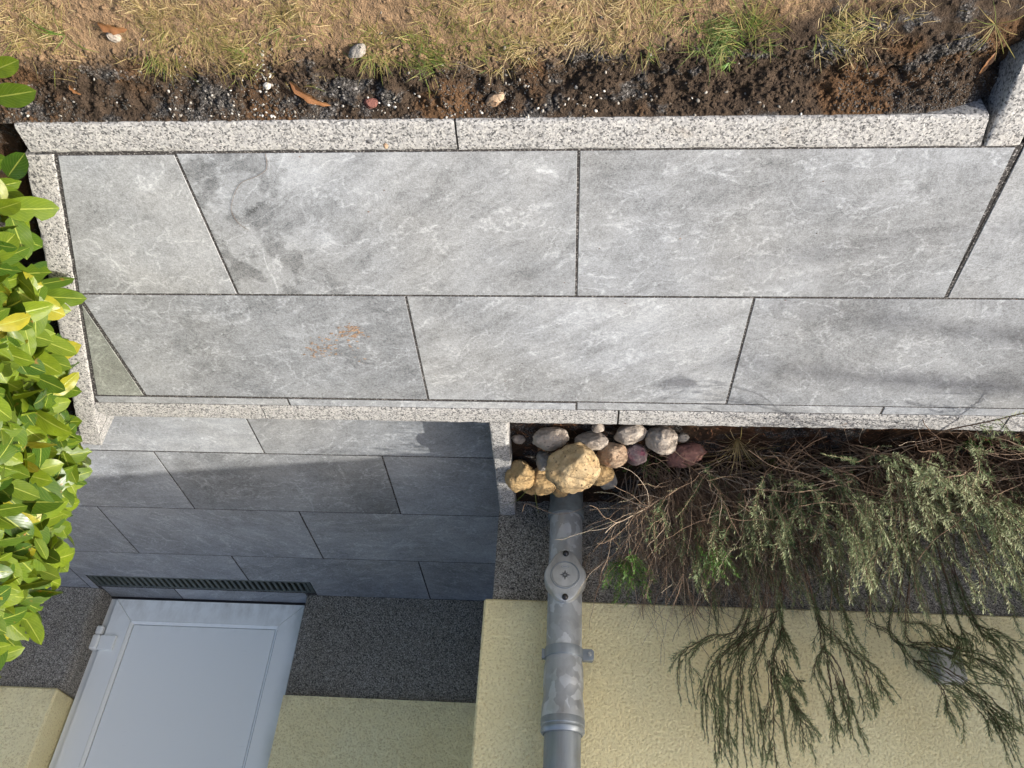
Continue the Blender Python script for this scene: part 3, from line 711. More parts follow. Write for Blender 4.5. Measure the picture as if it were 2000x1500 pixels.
R_TAN = mat_rock('tan_stone', (.37, .24, .10), (.46, .32, .155), (.41, .26, .11), .3)
R_GREY = mat_rock('pale_granite_pebble', (.30, .255, .21), (.42, .37, .31), (.20, .17, .145), .45, 40)
R_BROWN = mat_rock('brown_pebble', (.30, .20, .125), (.42, .31, .21), (.36, .18, .09), .3, 40)
R_PURPLE = mat_rock('mauve_stone', (.15, .11, .11), (.24, .18, .175), (.30, .09, .12), .3)
R_RED = mat_rock('reddish_stone', (.17, .075, .06), (.25, .125, .10), (.26, .19, .16), .2)
R_DARK = mat_rock('grey_stone', (.20, .185, .165), (.29, .27, .24), (.13, .12, .11), .2)
rocks = [  # u, v, width px, height px, centre z, yaw, material, cuts, label
    (1075, 857, 66, 44, -.020, .3, R_GREY, 3, 'pale speckled oval rock nearest the side kerb, against the front kerb'),
    (1156, 862, 60, 42, -.018, -.5, R_GREY, 2, 'pale grey oval rock second from the side kerb, just above the big sandstone'),
    (1230, 848, 62, 38, -.020, .15, R_GREY, 3, 'smooth grey rock tucked under the front kerb, third along from the side kerb'),
    (1292, 861, 58, 56, -.010, .0, R_GREY, 2, 'round pale rock with a rusty side, last of the row along the front kerb'),
    (1168, 836, 24, 18, -.035, .2, R_GREY, 2, 'tiny pale stone wedged between two oval rocks at the front kerb'),
    (1119, 916, 100, 92, .070, .4, R_SAND, 6, 'largest rock, a pitted yellow sandstone lying on top of the pile'),
    (1016, 930, 54, 60, .010, .5, R_TAN, 3, 'smooth tan rock leaning over the side kerb, leftmost of the pile'),
    (1064, 940, 50, 56, .010, -.3, R_TAN, 5, 'angular tan rock between the leftmost rock and the big sandstone'),
    (1196, 888, 58, 48, .005, .6, R_BROWN, 2, 'speckled brown rock touching the right side of the big sandstone'),
    (1241, 888, 46, 42, -.010, .2, R_PURPLE, 4, 'small dark mauve and grey stone beside the speckled brown rock'),
    (1340, 891, 76, 50, -.020, -.2, R_RED, 4, 'dull red rock half covered by dry twigs, rightmost of the pile'),
    (1172, 925, 52, 56, .015, .1, R_TAN, 4, 'tan rock half hidden beneath the right of the big sandstone'),
    (1188, 934, 34, 46, -.010, .5, R_DARK, 3, 'grey rock peeping out behind the half hidden tan rock'),
    (1062, 902, 30, 40, -.010, .0, R_DARK, 2, 'small grey rock in the gap left of the big sandstone'),
    (1044, 953, 44, 30, -.020, .3, R_TAN, 3, 'low tan rock buried beneath the two smaller tan rocks'),
    (1096, 955, 34, 34, -.015, .1, R_TAN, 3, 'tan rock wedged between big sandstone and the foot of the downpipe'),
    (1013, 858, 26, 18, -.045, .3, R_GREY, 3, 'small pale pebble lying in the soil beside the side kerb'),
    (1330, 855, 28, 18, -.040, .9, R_DARK, 4, 'flat grey shard of stone above the dull red rock'),
]
for i, (u, v, w, h, z, yaw, m, cuts, lab) in enumerate(rocks):
    c = at(u, v, z=z); d = depth(c); rx = w / 2 * d / CF; ryz = h / 2 * d / CF
    me = rock_mesh(100 + i, rx * 1.06, ryz * 1.12, ryz * .96, cuts, .13 if cuts < 5 else .16, .8)
    o = link('rock', me, None, m); o.location = c; o.rotation_euler = (RNG.uniform(-.2, .2), RNG.uniform(-.2, .2), RNG.uniform(-.25, .25))
    tag(o, lab, 'rock', 'rocks piled at the foot of the downpipe')

# stones, dead leaves on the lawn edge
def lawn_stone(name, u, v, w, h, lift, m, lab, cat, cuts, yaw):
    c = at(u, v, z=.0); c[2] = float(soil_h(np.array([c[0]]), np.array([c[1]]))[0]) + lift; d = depth(c)
    o = link(name, rock_mesh(int(u), w / 2 * d / CF, h / 2 * d / CF, min(w, h) * .42 * d / CF, cuts, .14, .85), None, m)
    o.location = c; o.rotation_euler = (0, 0, yaw); tag(o, lab, cat); return o
lawn_stone('stone', 700, 95, 40, 26, .008, R_DARK, 'grey angular stone lying on the thin lawn', 'stone', 6, .6)
lawn_stone('stone', 223, 71, 30, 20, .004, R_GREY, 'pale pinkish stone beside a dead leaf in the lawn', 'stone', 4, -.2)
lawn_stone('stone', 966, 205, 44, 26, .004, R_BROWN, 'flat brown stone pressed into dark soil beside the kerb', 'stone', 5, .35)
lawn_stone('stone', 520, 172, 16, 14, .006, mat_rock('white_quartz', (.42, .40, .37), (.52, .50, .46), (.34, .32, .29), .3), 'white pebble among loose gravel near the curled brown leaf', 'stone', 3, .3)
lawn_stone('brick_chip', 721, 212, 30, 22, .004, mat_rock('brick_red', (.15, .055, .042), (.21, .09, .07), (.11, .045, .035), .6), 'red chip of broken brick in dark soil beside the kerb', 'brick chip', 6, .1)
lawn_stone('clod', 757, 270, 10, 12, .028, R_BROWN, 'tiny brown crumb of soil lying on the granite kerb', 'soil crumb', 4, .1)

def leaf_data(L, W, fold=.25, curl=.25, notch=None, nu=6, nv=9, taper=1.0, wave=0.0, seed=0):
    """broad leaf along +X from its stalk; returns V, F, UV"""
    rg = random.Random(seed); V = []; UV = []
    for i in range(nv + 1):
        t = i / nv; hw = W / 2 * (math.sin(math.pi * t ** (.82 * taper)) ** .52 if 0 < t < 1 else 0.0)
        hw = max(hw, .0012)
        for j in range(nu + 1):
            s = j / nu * 2 - 1; e_ = hw
            if notch:
                for (nt, nsd, nd, nw) in notch:
                    if s * nsd > .4 and abs(t - nt) < nw: e_ = hw * (1 - nd * (1 - abs(t - nt) / nw))
            y = s * e_; z = abs(s) * e_ * fold + curl * L * (t * (1 - t) * .9 - .30 * t * t) + wave * math.sin(t * 17 + s * 2) * abs(s) * hw
            V.append((t * L, y, z)); UV.append((j / nu, t))
    F = []
    for i in range(nv):
        for j in range(nu):
            a = i * (nu + 1) + j; F.append((a, a + 1 + 0, a + nu + 2, a + nu + 1)[::-1])
    return np.array(V), np.array(F), np.array(UV)
def leaf_mesh(name, V, F, UV, tint=0.0):
    m = mesh_np(name, V, F, True, np.full(len(V), tint)); uv = m.uv_layers.new(name='UVMap')
    uv.data.foreach_set('uv', UV[F.ravel()].astype(np.float32).ravel()); return m

def dead_leaf(u, v, L, yaw, lab, curl, W=.32):
    c = at(u, v, z=.0); c[2] = float(soil_h(np.array([c[0]]), np.array([c[1]]))[0]) + .010
    V, F, UV = leaf_data(L, L * W, .55, curl, [(.6, 1, .5, .12)], wave=.25, seed=int(u))
    m = leaf_mesh('fallen_leaf', V, F, UV, .55); m.materials.append(DEADLEAF)
    a = m.attributes['tint']; a.data.foreach_set('value', np.clip(.35 + .5 * UV[:, 0] * RNG.uniform(.6, 1, len(V)), 0, 1).astype(np.float32))
    o = link('fallen_leaf', m); o.location = c; o.rotation_euler = (.25, -.05, yaw); tag(o, lab, 'dead leaf', 'dead leaves on the soil')
dead_leaf(566, 158, .082, -.72, 'curled orange brown dead leaf on dark soil near the kerb', .30, .26)
dead_leaf(193, 40, .050, -.25, 'flat brown dead leaf on the lawn beside a pale stone', .15, .42)
dead_leaf(137, 163, .024, -1.0, 'scrap of orange dead leaf on soil near the hedge', .2, .5)
dead_leaf(1950, 110, .040, -1.9, 'narrow straw coloured leaf on the clay beside the right kerb', .1, .22)

# thin bent stalk lying on the path
T = Tubes(); pts = [at(u, v, z=.0022) for u, v in ((518, 300), (521, 316), (519, 332), (500, 345), (470, 358), (456, 385), (452, 412), (466, 436), (486, 450))]
T.tube(curve(pts, 40), .0005, .0003, .45, 5)
o = link('dry_stalk', T.mesh('dry_stalk'), None, BARK); tag(o, 'thin bent dry stalk lying across a stained path slab', 'stalk')
# clay crumbs trodden on to the slab
def crumbs(name, spots, mat, lab, n, cat):
    V = []; F = []; C = []; k = 0
    for (u, v, su, sv, cnt) in spots:
        for _ in range(cnt):
            p = at(u + RNG.normal() * su, v + RNG.normal() * sv, z=.0008); r = RNG.uniform(.0007, .0036) * (.45 if name == 'dirt_specks' else 1); a0 = RNG.uniform(0, 6.3); q = 6
            for j in range(q):
                a = a0 + j * 2 * math.pi / q; rr = r * RNG.uniform(.5, 1.2); V.append((p[0] + rr * math.cos(a) * 1.7, p[1] + rr * math.sin(a), .0008))
            V.append((p[0], p[1], .0008 + r * .35)); C += [RNG.uniform()] * 7
            F += [(k + j, k + (j + 1) % q, k + 6) for j in range(q)]; k += 7
    o = link(name, mesh_np(name, np.array(V), np.array(F), False, np.array(C)), None, mat); o['kind'] = 'stuff'; o['label'] = lab; o['category'] = cat
crumbs('clay_crumbs', [(685, 648, 15, 9, 80), (628, 682, 16, 10, 65), (655, 666, 26, 16, 16), (705, 706, 8, 5, 5), (525, 975, 15, 5, 0)], CLAYMAT, 'reddish brown clay crumbs trodden on a path slab', 90, 'clay')
crumbs('dirt_specks', [(1000, 450, 420, 90, 16), (1400, 700, 350, 60, 14), (520, 690, 150, 60, 6)], LITTER, 'dark specks of dirt scattered over the path', 90, 'dirt')

# ------------------------------------------------------------------ gravel and grass at the lawn edge
def pebbles(name, P, R, tint, mat):
    ico = [(0, 0, 1), (.89, 0, .45), (.28, .85, .45), (-.72, .53, .45), (-.72, -.53, .45), (.28, -.85, .45), (.72, .53, -.45), (-.28, .85, -.45), (-.89, 0, -.45), (-.28, -.85, -.45), (.72, -.53, -.45), (0, 0, -1)]
    fi = [(0, 1, 2), (0, 2, 3), (0, 3, 4), (0, 4, 5), (0, 5, 1), (1, 6, 2), (2, 7, 3), (3, 8, 4), (4, 9, 5), (5, 10, 1), (6, 7, 2), (7, 8, 3), (8, 9, 4), (9, 10, 5), (10, 6, 1), (11, 7, 6), (11, 8, 7), (11, 9, 8), (11, 10, 9), (11, 6, 10)]
    n = len(P); I = np.array(ico); ang = RNG.uniform(0, 6.28, n); ca, sa = np.cos(ang), np.sin(ang)
    S = np.stack([R * RNG.uniform(.8, 1.6, n), R * RNG.uniform(.6, 1.1, n), R * RNG.uniform(.45, .8, n)], -1)
    Q = I[None] * S[:, None] * RNG.uniform(.75, 1.15, (n, 12, 1)); X = Q[..., 0] * ca[:, None] - Q[..., 1] * sa[:, None]; Y = Q[..., 0] * sa[:, None] + Q[..., 1] * ca[:, None]
    V = np.stack([X, Y, Q[..., 2]], -1) + P[:, None]; F = (np.array(fi)[None] + (np.arange(n) * 12)[:, None, None]).reshape(-1, 3)
    o = link(name, mesh_np(name, V.reshape(-1, 3), F, False, np.repeat(tint, 12)), None, mat); o['kind'] = 'stuff'; return o
n = 11000
px = RNG.uniform(-.6, 1.56, n); py = .474 + np.abs(RNG.normal(0, .055, n)); gm = fbm(px * 7.5 + 4, py * 10, 77, 3)
keep = (gm > -.03 + .4 * (py - .474)) ; px, py = px[keep], py[keep]; n = len(px)
R = RNG.uniform(.0007, .0019, n); tint = np.clip(RNG.normal(.48, .14, n), 0, .8)
P = np.stack([px, py, soil_h(px, py) + R * .4], -1)
o = pebbles('grit', P, R, tint, GRAVEL); o['label'] = 'dark grey grit spilled in the soil along the kerb'; o['category'] = 'grit'
cl = [(525, 150, 12, 45, 60), (480, 200, 60, 22, 60), (390, 215, 60, 15, 30), (1100, 200, 120, 22, 60), (950, 190, 60, 25, 25), (730, 205, 70, 15, 30), (300, 150, 160, 50, 25), (1180, 160, 250, 60, 30), (1500, 205, 30, 8, 6), (60, 215, 40, 25, 14), (700, 130, 300, 50, 20)]
PP = []; 
for (u, v, su, sv, cnt) in cl:
    for _ in range(cnt):
        p = at(u + RNG.normal() * su, min(225, v + RNG.normal() * sv), z=-.01)
        if p[0] < 1.53: PP.append(p)
PP = np.array(PP); R = RNG.uniform(.0010, .0036, len(PP)); PP[:, 2] = soil_h(PP[:, 0], PP[:, 1]) + R * .35
o = pebbles('white_gravel', PP, R, np.clip(RNG.normal(.83, .10, len(PP)), .5, 1), GRAVEL); o['label'] = 'loose white gravel scattered in dark soil along the kerb'; o['category'] = 'gravel'
n = 17000; px = RNG.uniform(-.5, 1.54, n); py = np.where(RNG.uniform(0, 1, n) < .72, RNG.uniform(.474, .62, n), RNG.uniform(.6, 1.1, n)); R = .0009 + .0052 * RNG.uniform(0, 1, n) ** 3.2
o = pebbles('soil_clods', np.stack([px, py, soil_h(px, py)], -1), R, np.full(n, .5), SOIL); o['label'] = 'small crumbs of brown soil over the lawn edge'; o['category'] = 'soil'

def grass(name, n, xr, yr, clump, lab):
    T = Tubes()
    x = RNG.uniform(*xr, n); y = RNG.uniform(*yr, n); keep = clump(x, y) > RNG.uniform(0, 1, n); x, y = x[keep], y[keep]; n = len(x)
    z = soil_h(x, y) - .002; g = fbm(x * 5, y * 5, 91, 3)
    gx = fbm(x * 11, y * 11, 61, 2) * 6.0; a = gx * 3 + RNG.normal(0, .9, n); inc = RNG.uniform(.03, .85, n)       # tufts lean together
    d = np.stack([np.cos(a) * np.cos(inc), np.sin(a) * np.cos(inc), np.sin(inc)], -1)
    L = RNG.uniform(.012, .040, n) * (1 + .5 * np.clip(g * 4, -.5, 1)); w = RNG.uniform(.0006, .0012, n)
    side = unit(np.cross(d, np.array([.1, .2, 1.0]))); b = np.stack([x, y, z], -1)
    tint = np.clip(.60 - 1.5 * g + RNG.normal(0, .2, n), 0, 1)
    for (cx, cy), r in TUFT[:3] + TUFT[5:8] + TUFT[11:12]: tint = tint - .22 * np.exp(-((x - cx) ** 2 + (y - cy) ** 2) / (r * .5) ** 2)
    tint = np.clip(tint, 0, 1)
    bend = RNG.uniform(-.35, .9, n)[:, None]; nr = np.cross(d, side)
    P0 = b; P1 = b + d * L[:, None] * .36 ; P2 = b + d * L[:, None] * .70 - np.array([0, 0, .10]) * L[:, None] * bend; P3 = b + d * L[:, None] - np.array([0, 0, .42]) * L[:, None] * bend
    V = np.stack([P0 - side * w[:, None] * .5, P0 + side * w[:, None] * .5, P1 - side * w[:, None] * .5, P1 + side * w[:, None] * .5, P2 - side * w[:, None] * .38, P2 + side * w[:, None] * .38, P3 - side * w[:, None] * .08, P3 + side * w[:, None] * .08], 1)
    V[..., 2] = np.maximum(V[..., 2], soil_h(V[..., 0], V[..., 1]) + .0006)
    F = np.array([(0, 1, 3, 2), (2, 3, 5, 4), (4, 5, 7, 6)])[None] + (np.arange(n) * 8)[:, None, None]
    o = link(name, mesh_np(name, V.reshape(-1, 3), F.reshape(-1, 4), True, np.repeat(tint, 8)), None, GRASS)
    o['kind'] = 'stuff'; o['label'] = lab; o['category'] = 'grass'
TUFT = [(at(u, v, z=0)[:2], r) for u, v, r in ((460, 110, .06), (400, 60, .08), (310, 120, .05), (300, 30, .07), (60, 40, .08), (830, 110, .06), (1100, 60, .06), (1190, 80, .05), (1020, 90, .05), (1450, 60, .06), (1390, 70, .05), (1680, 70, .05), (1640, 60, .05), (560, 30, .05), (730, 90, .05))]
def clump(x, y):
    s = fbm(x * 6 + 1, y * 6, 91, 3); e_ = np.clip((y - .555 + .10 * fbm(x * 6, y * 2, 55, 3)) / .05, 0, 1)
    c = np.clip(.00 + 2.0 * s, 0.008, .42) * (1 - .75 * np.clip((x - .95) / .4, 0, 1))
    for (cx, cy), r in TUFT: c = np.maximum(c, .95 * np.exp(-((x - cx) ** 2 + (y - cy) ** 2) / (r * .62) ** 2)); 
    for (cx, cy), r in TUFT: e_ = np.maximum(e_, np.exp(-((x - cx) ** 2 + (y - cy) ** 2) / (r * .62) ** 2))
    return c * e_
grass('lawn_grass', 120000, (-.6, 1.53), (.52, 1.15), clump, 'sparse dry yellow and green grass of the thin lawn')
grass('far_lawn_grass', 30000, (-2.6, 1.5), (1.15, 3.2), lambda x, y: np.clip(.35 + 2 * fbm(x * 5, y * 5, 91, 3), .05, 1), 'dry grass of the lawn behind the viewer')
# taller weed at the right corner
def weed(name, base, n, Lr, lab, mat, tint, w=.0032, inc=(.1, .9), seedv=0, cat='weed'):
    rg = np.random.default_rng(seedv); T = Tubes()
    for k in range(n):
        a = rg.uniform(0, 6.28); i = rg.uniform(*inc); L = rg.uniform(*Lr)
        d = np.array([math.cos(a) * math.cos(i), math.sin(a) * math.cos(i), math.sin(i)])
        p = [np.array(base), np.array(base) + d * L * .5 + np.array([0, 0, .10 * L]), np.array(base) + d * L - np.array([0, 0, .12 * L])]
        P = curve(p, 9); sd = unit(np.cross(d, [0, 0, 1.0])); ww = np.array([.5, .9, 1, 1, .9, .8, .6, .35, .05])[:len(P)] * w * rg.uniform(.6, 1.2)
        ww = np.interp(np.linspace(0, 1, len(P)), np.linspace(0, 1, len(ww)), ww)
        V = np.stack([P - sd * ww[:, None] * .5, P + sd * ww[:, None] * .5], 1).reshape(-1, 3); m = len(P)
        F = np.array([(2 * j, 2 * j + 1, 2 * j + 3, 2 * j + 2) for j in range(m - 1)]) + T.n
        T.V.append(V); T.F.append(F); T.c.append(np.full(len(V), np.clip(rg.normal(tint, .18), 0, 1))); T.n += len(V)
    o = link(name, T.mesh(name), None, mat); tag(o, lab, cat); return o
def on_soil(u, v, dz=0.0): p = at(u, v, z=0); p[2] = float(soil_h(np.array([p[0]]), np.array([p[1]]))[0]) + dz; return p
weed('grass_tuft', on_soil(1945, 50), 15, (.03, .10), 'loose green and straw grass tuft in the corner by right kerb', GRASS, .45, .0012, (-.02, .30), 5, 'grass tuft')
weed('grass_tuft', on_soil(1425, 128), 9, (.014, .035), 'tiny lone green grass tuft rooted in the dark soil', GREENWEED, .75, .0020, (.1, .6), 6, 'grass tuft')
weed('grass_tuft', on_soil(128, 70), 8, (.04, .09), 'few long green grass blades on the lawn near the hedge', GRASS, .25, .0022, (.1, .7), 8, 'grass tuft')

# ------------------------------------------------------------------ laurel hedge
hedge = empty('laurel_hedge', (-.85, .0, -.05), 'glossy yellow green laurel hedge overhanging the slanting kerb', 'hedge')
def hrel(o): o.parent = hedge; o.matrix_parent_inverse = Matrix.Translation(-hedge.location); return o
variants = []
for k in range(10):
    rg = random.Random(k); nt = None
    if k in (1, 4, 7): nt = [(rg.uniform(.45, .8), rg.choice((-1, 1)), rg.uniform(.4, .8), rg.uniform(.06, .12))]
    if k == 8: nt = [(.75, 1, .8, .1), (.55, 1, .6, .08), (.9, -1, .7, .12)]
    L = 1.0; V, F, UV = leaf_data(1.0, rg.uniform(.44, .54), rg.uniform(.06, .30), rg.uniform(-.08, .30), nt, 4, 9, rg.uniform(1.0, 1.28), rg.uniform(0, .10), k)
    variants.append((V, F, UV)); 
vmeshes = [leaf_mesh('leaf', *v) for v in variants]
for m in vmeshes: m.materials.append(LEAF)
kd = np.array([.3497, .9369, 0]); kn = np.array([.9369, -.3497, 0])    # along the kerb, and out over the path
def hedge_point(rg, inner=0.0):
    while True:
        y = rg.uniform(-.78, .56) ; z = .02 + 1.05 * rg.uniform()
        prof = .012 + .055 * math.sin(min(1, max(0, (z - .02) / .55)) * math.pi * .55) + .05 * float(fbm(np.array([y * 4.0]), np.array([z * 4.0]), 33, 3)[0]) * 2
        if y > .34: prof -= .42 * (y - .34)
        if y < -.58: prof -= (-.58 - y) * .5 
        off = prof - .020 - inner * rg.uniform(.4, 1.0) - abs(rg.normal(0, .035))
        if z < .10: off -= .045
        p = np.array([diag_in(y), y, z]) + kn * off
        return p, y, z
def leaf_frame(rg, p, y, z):
    ax = kn * rg.normal(.55, .45) + kd * rg.normal(-.10, .75) + np.array([0, 0, 1]) * rg.normal(.15, .55)
    if y < -.55: ax = ax - kd * .5
    ax = unit(ax)
    nm = unit(kn * .75 + np.array([.25, .35, .55]) + rg.normal(0, .42, 3)); nm = unit(nm - ax * (nm @ ax)); sd = np.cross(nm, ax)
    return np.stack([ax, sd, nm], 1)
rgh = np.random.default_rng(21)
def mat4(Rm, s, p):
    M_ = Matrix.Identity(4)
    for i in range(3):
        for j in range(3): M_[i][j] = Rm[i, j] * s
        M_[i][3] = p[i]
    return M_
cnt = 0
def put_leaf(p, Rm, L, k):
    o = hrel(link('leaf', vmeshes[k % 10])); o.matrix_basis = mat4(Rm, L, p)
n_leaf = 0
while n_leaf < 294:
    p, y, z = hedge_point(rgh); q = CR @ (p - CPOS); uu, vv = 1000 + CF * q[0] / q[2], 750 + CF * q[1] / q[2]
    if uu < -70 and rgh.uniform() < .93: continue          # the photograph shows nothing of these
    n_leaf += 1; Rm = leaf_frame(rgh, p, y, z); L = rgh.uniform(.055, .115)
    p = p - Rm[:, 0] * L * .55; put_leaf(p, Rm, L, int(rgh.integers(10)))
for (u, v, L, tipu, tipv) in ((-20, 140, .10, 36, 118), (-15, 190, .105, 70, 178), (15, 345, .075, 48, 300), (-10, 410, .08, 40, 395)):   # leaves over the lawn corner
    a = at(u, v, z=.16); b = at(tipu, tipv, z=.17); ax = unit(b - a); nm = unit(np.array([.1, .2, 1.0])); nm = unit(nm - ax * (nm @ ax))
    put_leaf(a, np.stack([ax, np.cross(nm, ax), nm], 1), float(np.linalg.norm(b - a)), 3)
HV = []; HF = []; HU = []; HT = []; b0 = 0
for kk in range(2300):
    p, y, z = hedge_point(rgh, .28 if kk < 1500 else .07); Rm = leaf_frame(rgh, p, y, z); L = rgh.uniform(.07, .115); V, F, UV = variants[int(rgh.integers(10))]
    W = (V * L) @ Rm.T + p; HV.append(W); HF.append(F + b0); HU.append(UV); HT.append(np.full(len(V), rgh.uniform())); b0 += len(V)
m = mesh_np('foliage', np.concatenate(HV), np.concatenate(HF), True, np.concatenate(HT)); uv = m.uv_layers.new(name='UVMap')
uv.data.foreach_set('uv', np.concatenate(HU)[np.concatenate(HF).ravel()].astype(np.float32).ravel())
o = hrel(link('foliage', m, None, LEAF)); o['kind'] = 'stuff'
for k in range(26):
    T = Tubes(); y = rgh.uniform(-.6, .55); x = diag_in(y) - rgh.uniform(.18, .5); q = np.array([x, y, -.06])
    e2, yy, zz = hedge_point(rgh, .03); yy = np.array([e2[0], e2[1], max(.15, e2[2])])
    T.tube(curve([q, q * .55 + yy * .45 + np.array([-.06, 0, .05]), yy], 14), .005, .0018, .5, 6); hrel(link('stem', T.mesh('stem'), None, LEAFSTEM))

# ------------------------------------------------------------------ lavender and weeds in the bed
class Plant:
    def __init__(self, name, base, label, seed, cat='shrub'):
        self.root = empty(name, base, label, cat); self.base = np.array(base, float)
        self.W = Tubes(); self.L = Tubes(); self.rg = np.random.default_rng(seed)
    def needles(self, P, t0, per, size, tint, spread=.75, tipd=1.0):
        rg = self.rg; seg = np.linalg.norm(np.diff(P, axis=0), axis=1); cum = np.concatenate([[0], np.cumsum(seg)]); tot = cum[-1]
        s = np.arange(tot * t0, tot, per)
        if len(s) == 0: return
        s = np.repeat(s, 3); n = len(s); pos = np.stack([np.interp(s, cum, P[:, i]) for i in range(3)], -1)
        T = np.gradient(P, axis=0); tn = unit(np.stack([np.interp(s, cum, T[:, i]) for i in range(3)], -1))
        r = unit(rg.normal(0, 1, (n, 3))); r = unit(r - tn * (r * tn).sum(1, keepdims=True)); sp = spread * rg.uniform(.55, 1.25, n)
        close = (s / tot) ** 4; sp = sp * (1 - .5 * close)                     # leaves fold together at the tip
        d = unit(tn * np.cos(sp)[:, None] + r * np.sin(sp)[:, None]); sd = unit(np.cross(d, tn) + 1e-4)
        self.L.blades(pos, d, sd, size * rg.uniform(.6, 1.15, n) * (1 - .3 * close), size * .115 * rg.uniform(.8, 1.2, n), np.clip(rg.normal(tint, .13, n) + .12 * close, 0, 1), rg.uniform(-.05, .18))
    def wander(self, p0, d0, L, up=.0, jit=.18, n=10):
        rg = self.rg; P = [np.array(p0)]; d = unit(d0)
        for i in range(n):
            d = unit(d + rg.normal(0, jit, 3) + np.array([0, 0, up])); q = P[-1] + d * L / n
            if q[1] < -1.018: q[1] = -1.018
            if q[2] < -.05: q[2] = -.045
            P.append(q)
        return np.array(P)
    def shoot(self, P, r, tint, t0=.35, per=.0045, size=.017, ntint=.5, bare=False, spread=.95):
        self.W.tube(P, r, r * .45, tint)
        if not bare: self.needles(P, t0, per, size, ntint, spread)
    def done(self):
        if self.W.n:
            m = self.W.mesh('stems'); o = link('stems', m, self.root, BARK); o['kind'] = 'stuff'; o.matrix_parent_inverse = Matrix.Translation(-self.root.location)
        if self.L.n:
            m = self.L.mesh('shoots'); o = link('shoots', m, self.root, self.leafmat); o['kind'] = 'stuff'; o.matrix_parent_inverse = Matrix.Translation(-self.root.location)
    leafmat = NEEDLE

# 1: dry woody lavender next to the downpipe
A = Plant('lavender', (1.10, -.86, -.05), 'mostly bare brown lavender beside the downpipe, its dry twigs leaning right', 1); rg = A.rg
for k in range(80):
    b = A.base + np.array([rg.normal(.06, .10), rg.normal(0, .05), 0])
    d = np.array([rg.normal(.18, .42), rg.normal(-.12, .30), rg.uniform(.35, 1.0)])
    P = A.wander(b, d, rg.uniform(.22, .48), .05, .13, 14); A.shoot(P, rg.uniform(.0012, .0028), np.clip(rg.normal(.74, .14), 0, 1), bare=True)
    for j in range(int(rg.integers(9, 17))):
        i = int(rg.integers(3, 13)); dd = unit(P[i + 1] - P[i]) + rg.normal(0, .42, 3); Q = A.wander(P[i], dd, rg.uniform(.08, .24), .05, .16, 8)
        A.shoot(Q, rg.uniform(.0006, .0013), np.clip(rg.normal(.76, .16), 0, 1), t0=.55, per=.012, size=.007, ntint=.85, bare=rg.uniform() < .55)
for k in range(130):                              # loose dead twigs lying low over the soil
    b = np.array([rg.uniform(.98, 1.75), rg.uniform(-.92, -.62), rg.uniform(-.045, .03)]); a = rg.normal(-.2, .8)
    A.shoot(A.wander(b, np.array([math.cos(a), math.sin(a) * .6, rg.uniform(-.1, .25)]), rg.uniform(.08, .26), 0.0, .16, 8), rg.uniform(.0005, .0013), np.clip(rg.normal(.66, .2), 0, 1), bare=True)
for k in range(420):                             # brown thatch beside the stones
    b = np.array([rg.uniform(1.0, 1.40), rg.uniform(-.93, -.72), rg.uniform(-.04, .05)]); P = A.wander(b, np.array([rg.normal(.40, .30), rg.normal(-.15, .2), rg.uniform(.35, 1)]), rg.uniform(.14, .36), .02, .11, 10)
    A.shoot(P, rg.uniform(.0005, .0014), np.clip(rg.normal(.58, .2), 0, 1), bare=True)
for k in range(260):
    b = np.array([rg.uniform(1.0, 1.62), rg.uniform(-.98, -.80), rg.uniform(-.03, .12)]); A.shoot(A.wander(b, np.array([rg.normal(.25, .4), rg.normal(0, .2), rg.uniform(.5, 1)]), rg.uniform(.14, .36), .03, .15, 9), rg.uniform(.0005, .0013), np.clip(rg.normal(.66, .2), 0, 1), t0=.7, per=.012, size=.008, ntint=.7, bare=rg.uniform() < .7)
pt = [at(u, v, y=-.86) for u, v in ((1020, 1000), (1027, 984), (1050, 992), (1085, 1004), (1120, 1000), (1150, 985))]
A.shoot(curve(pt, 24), .0011, .8, bare=True)
A.done()

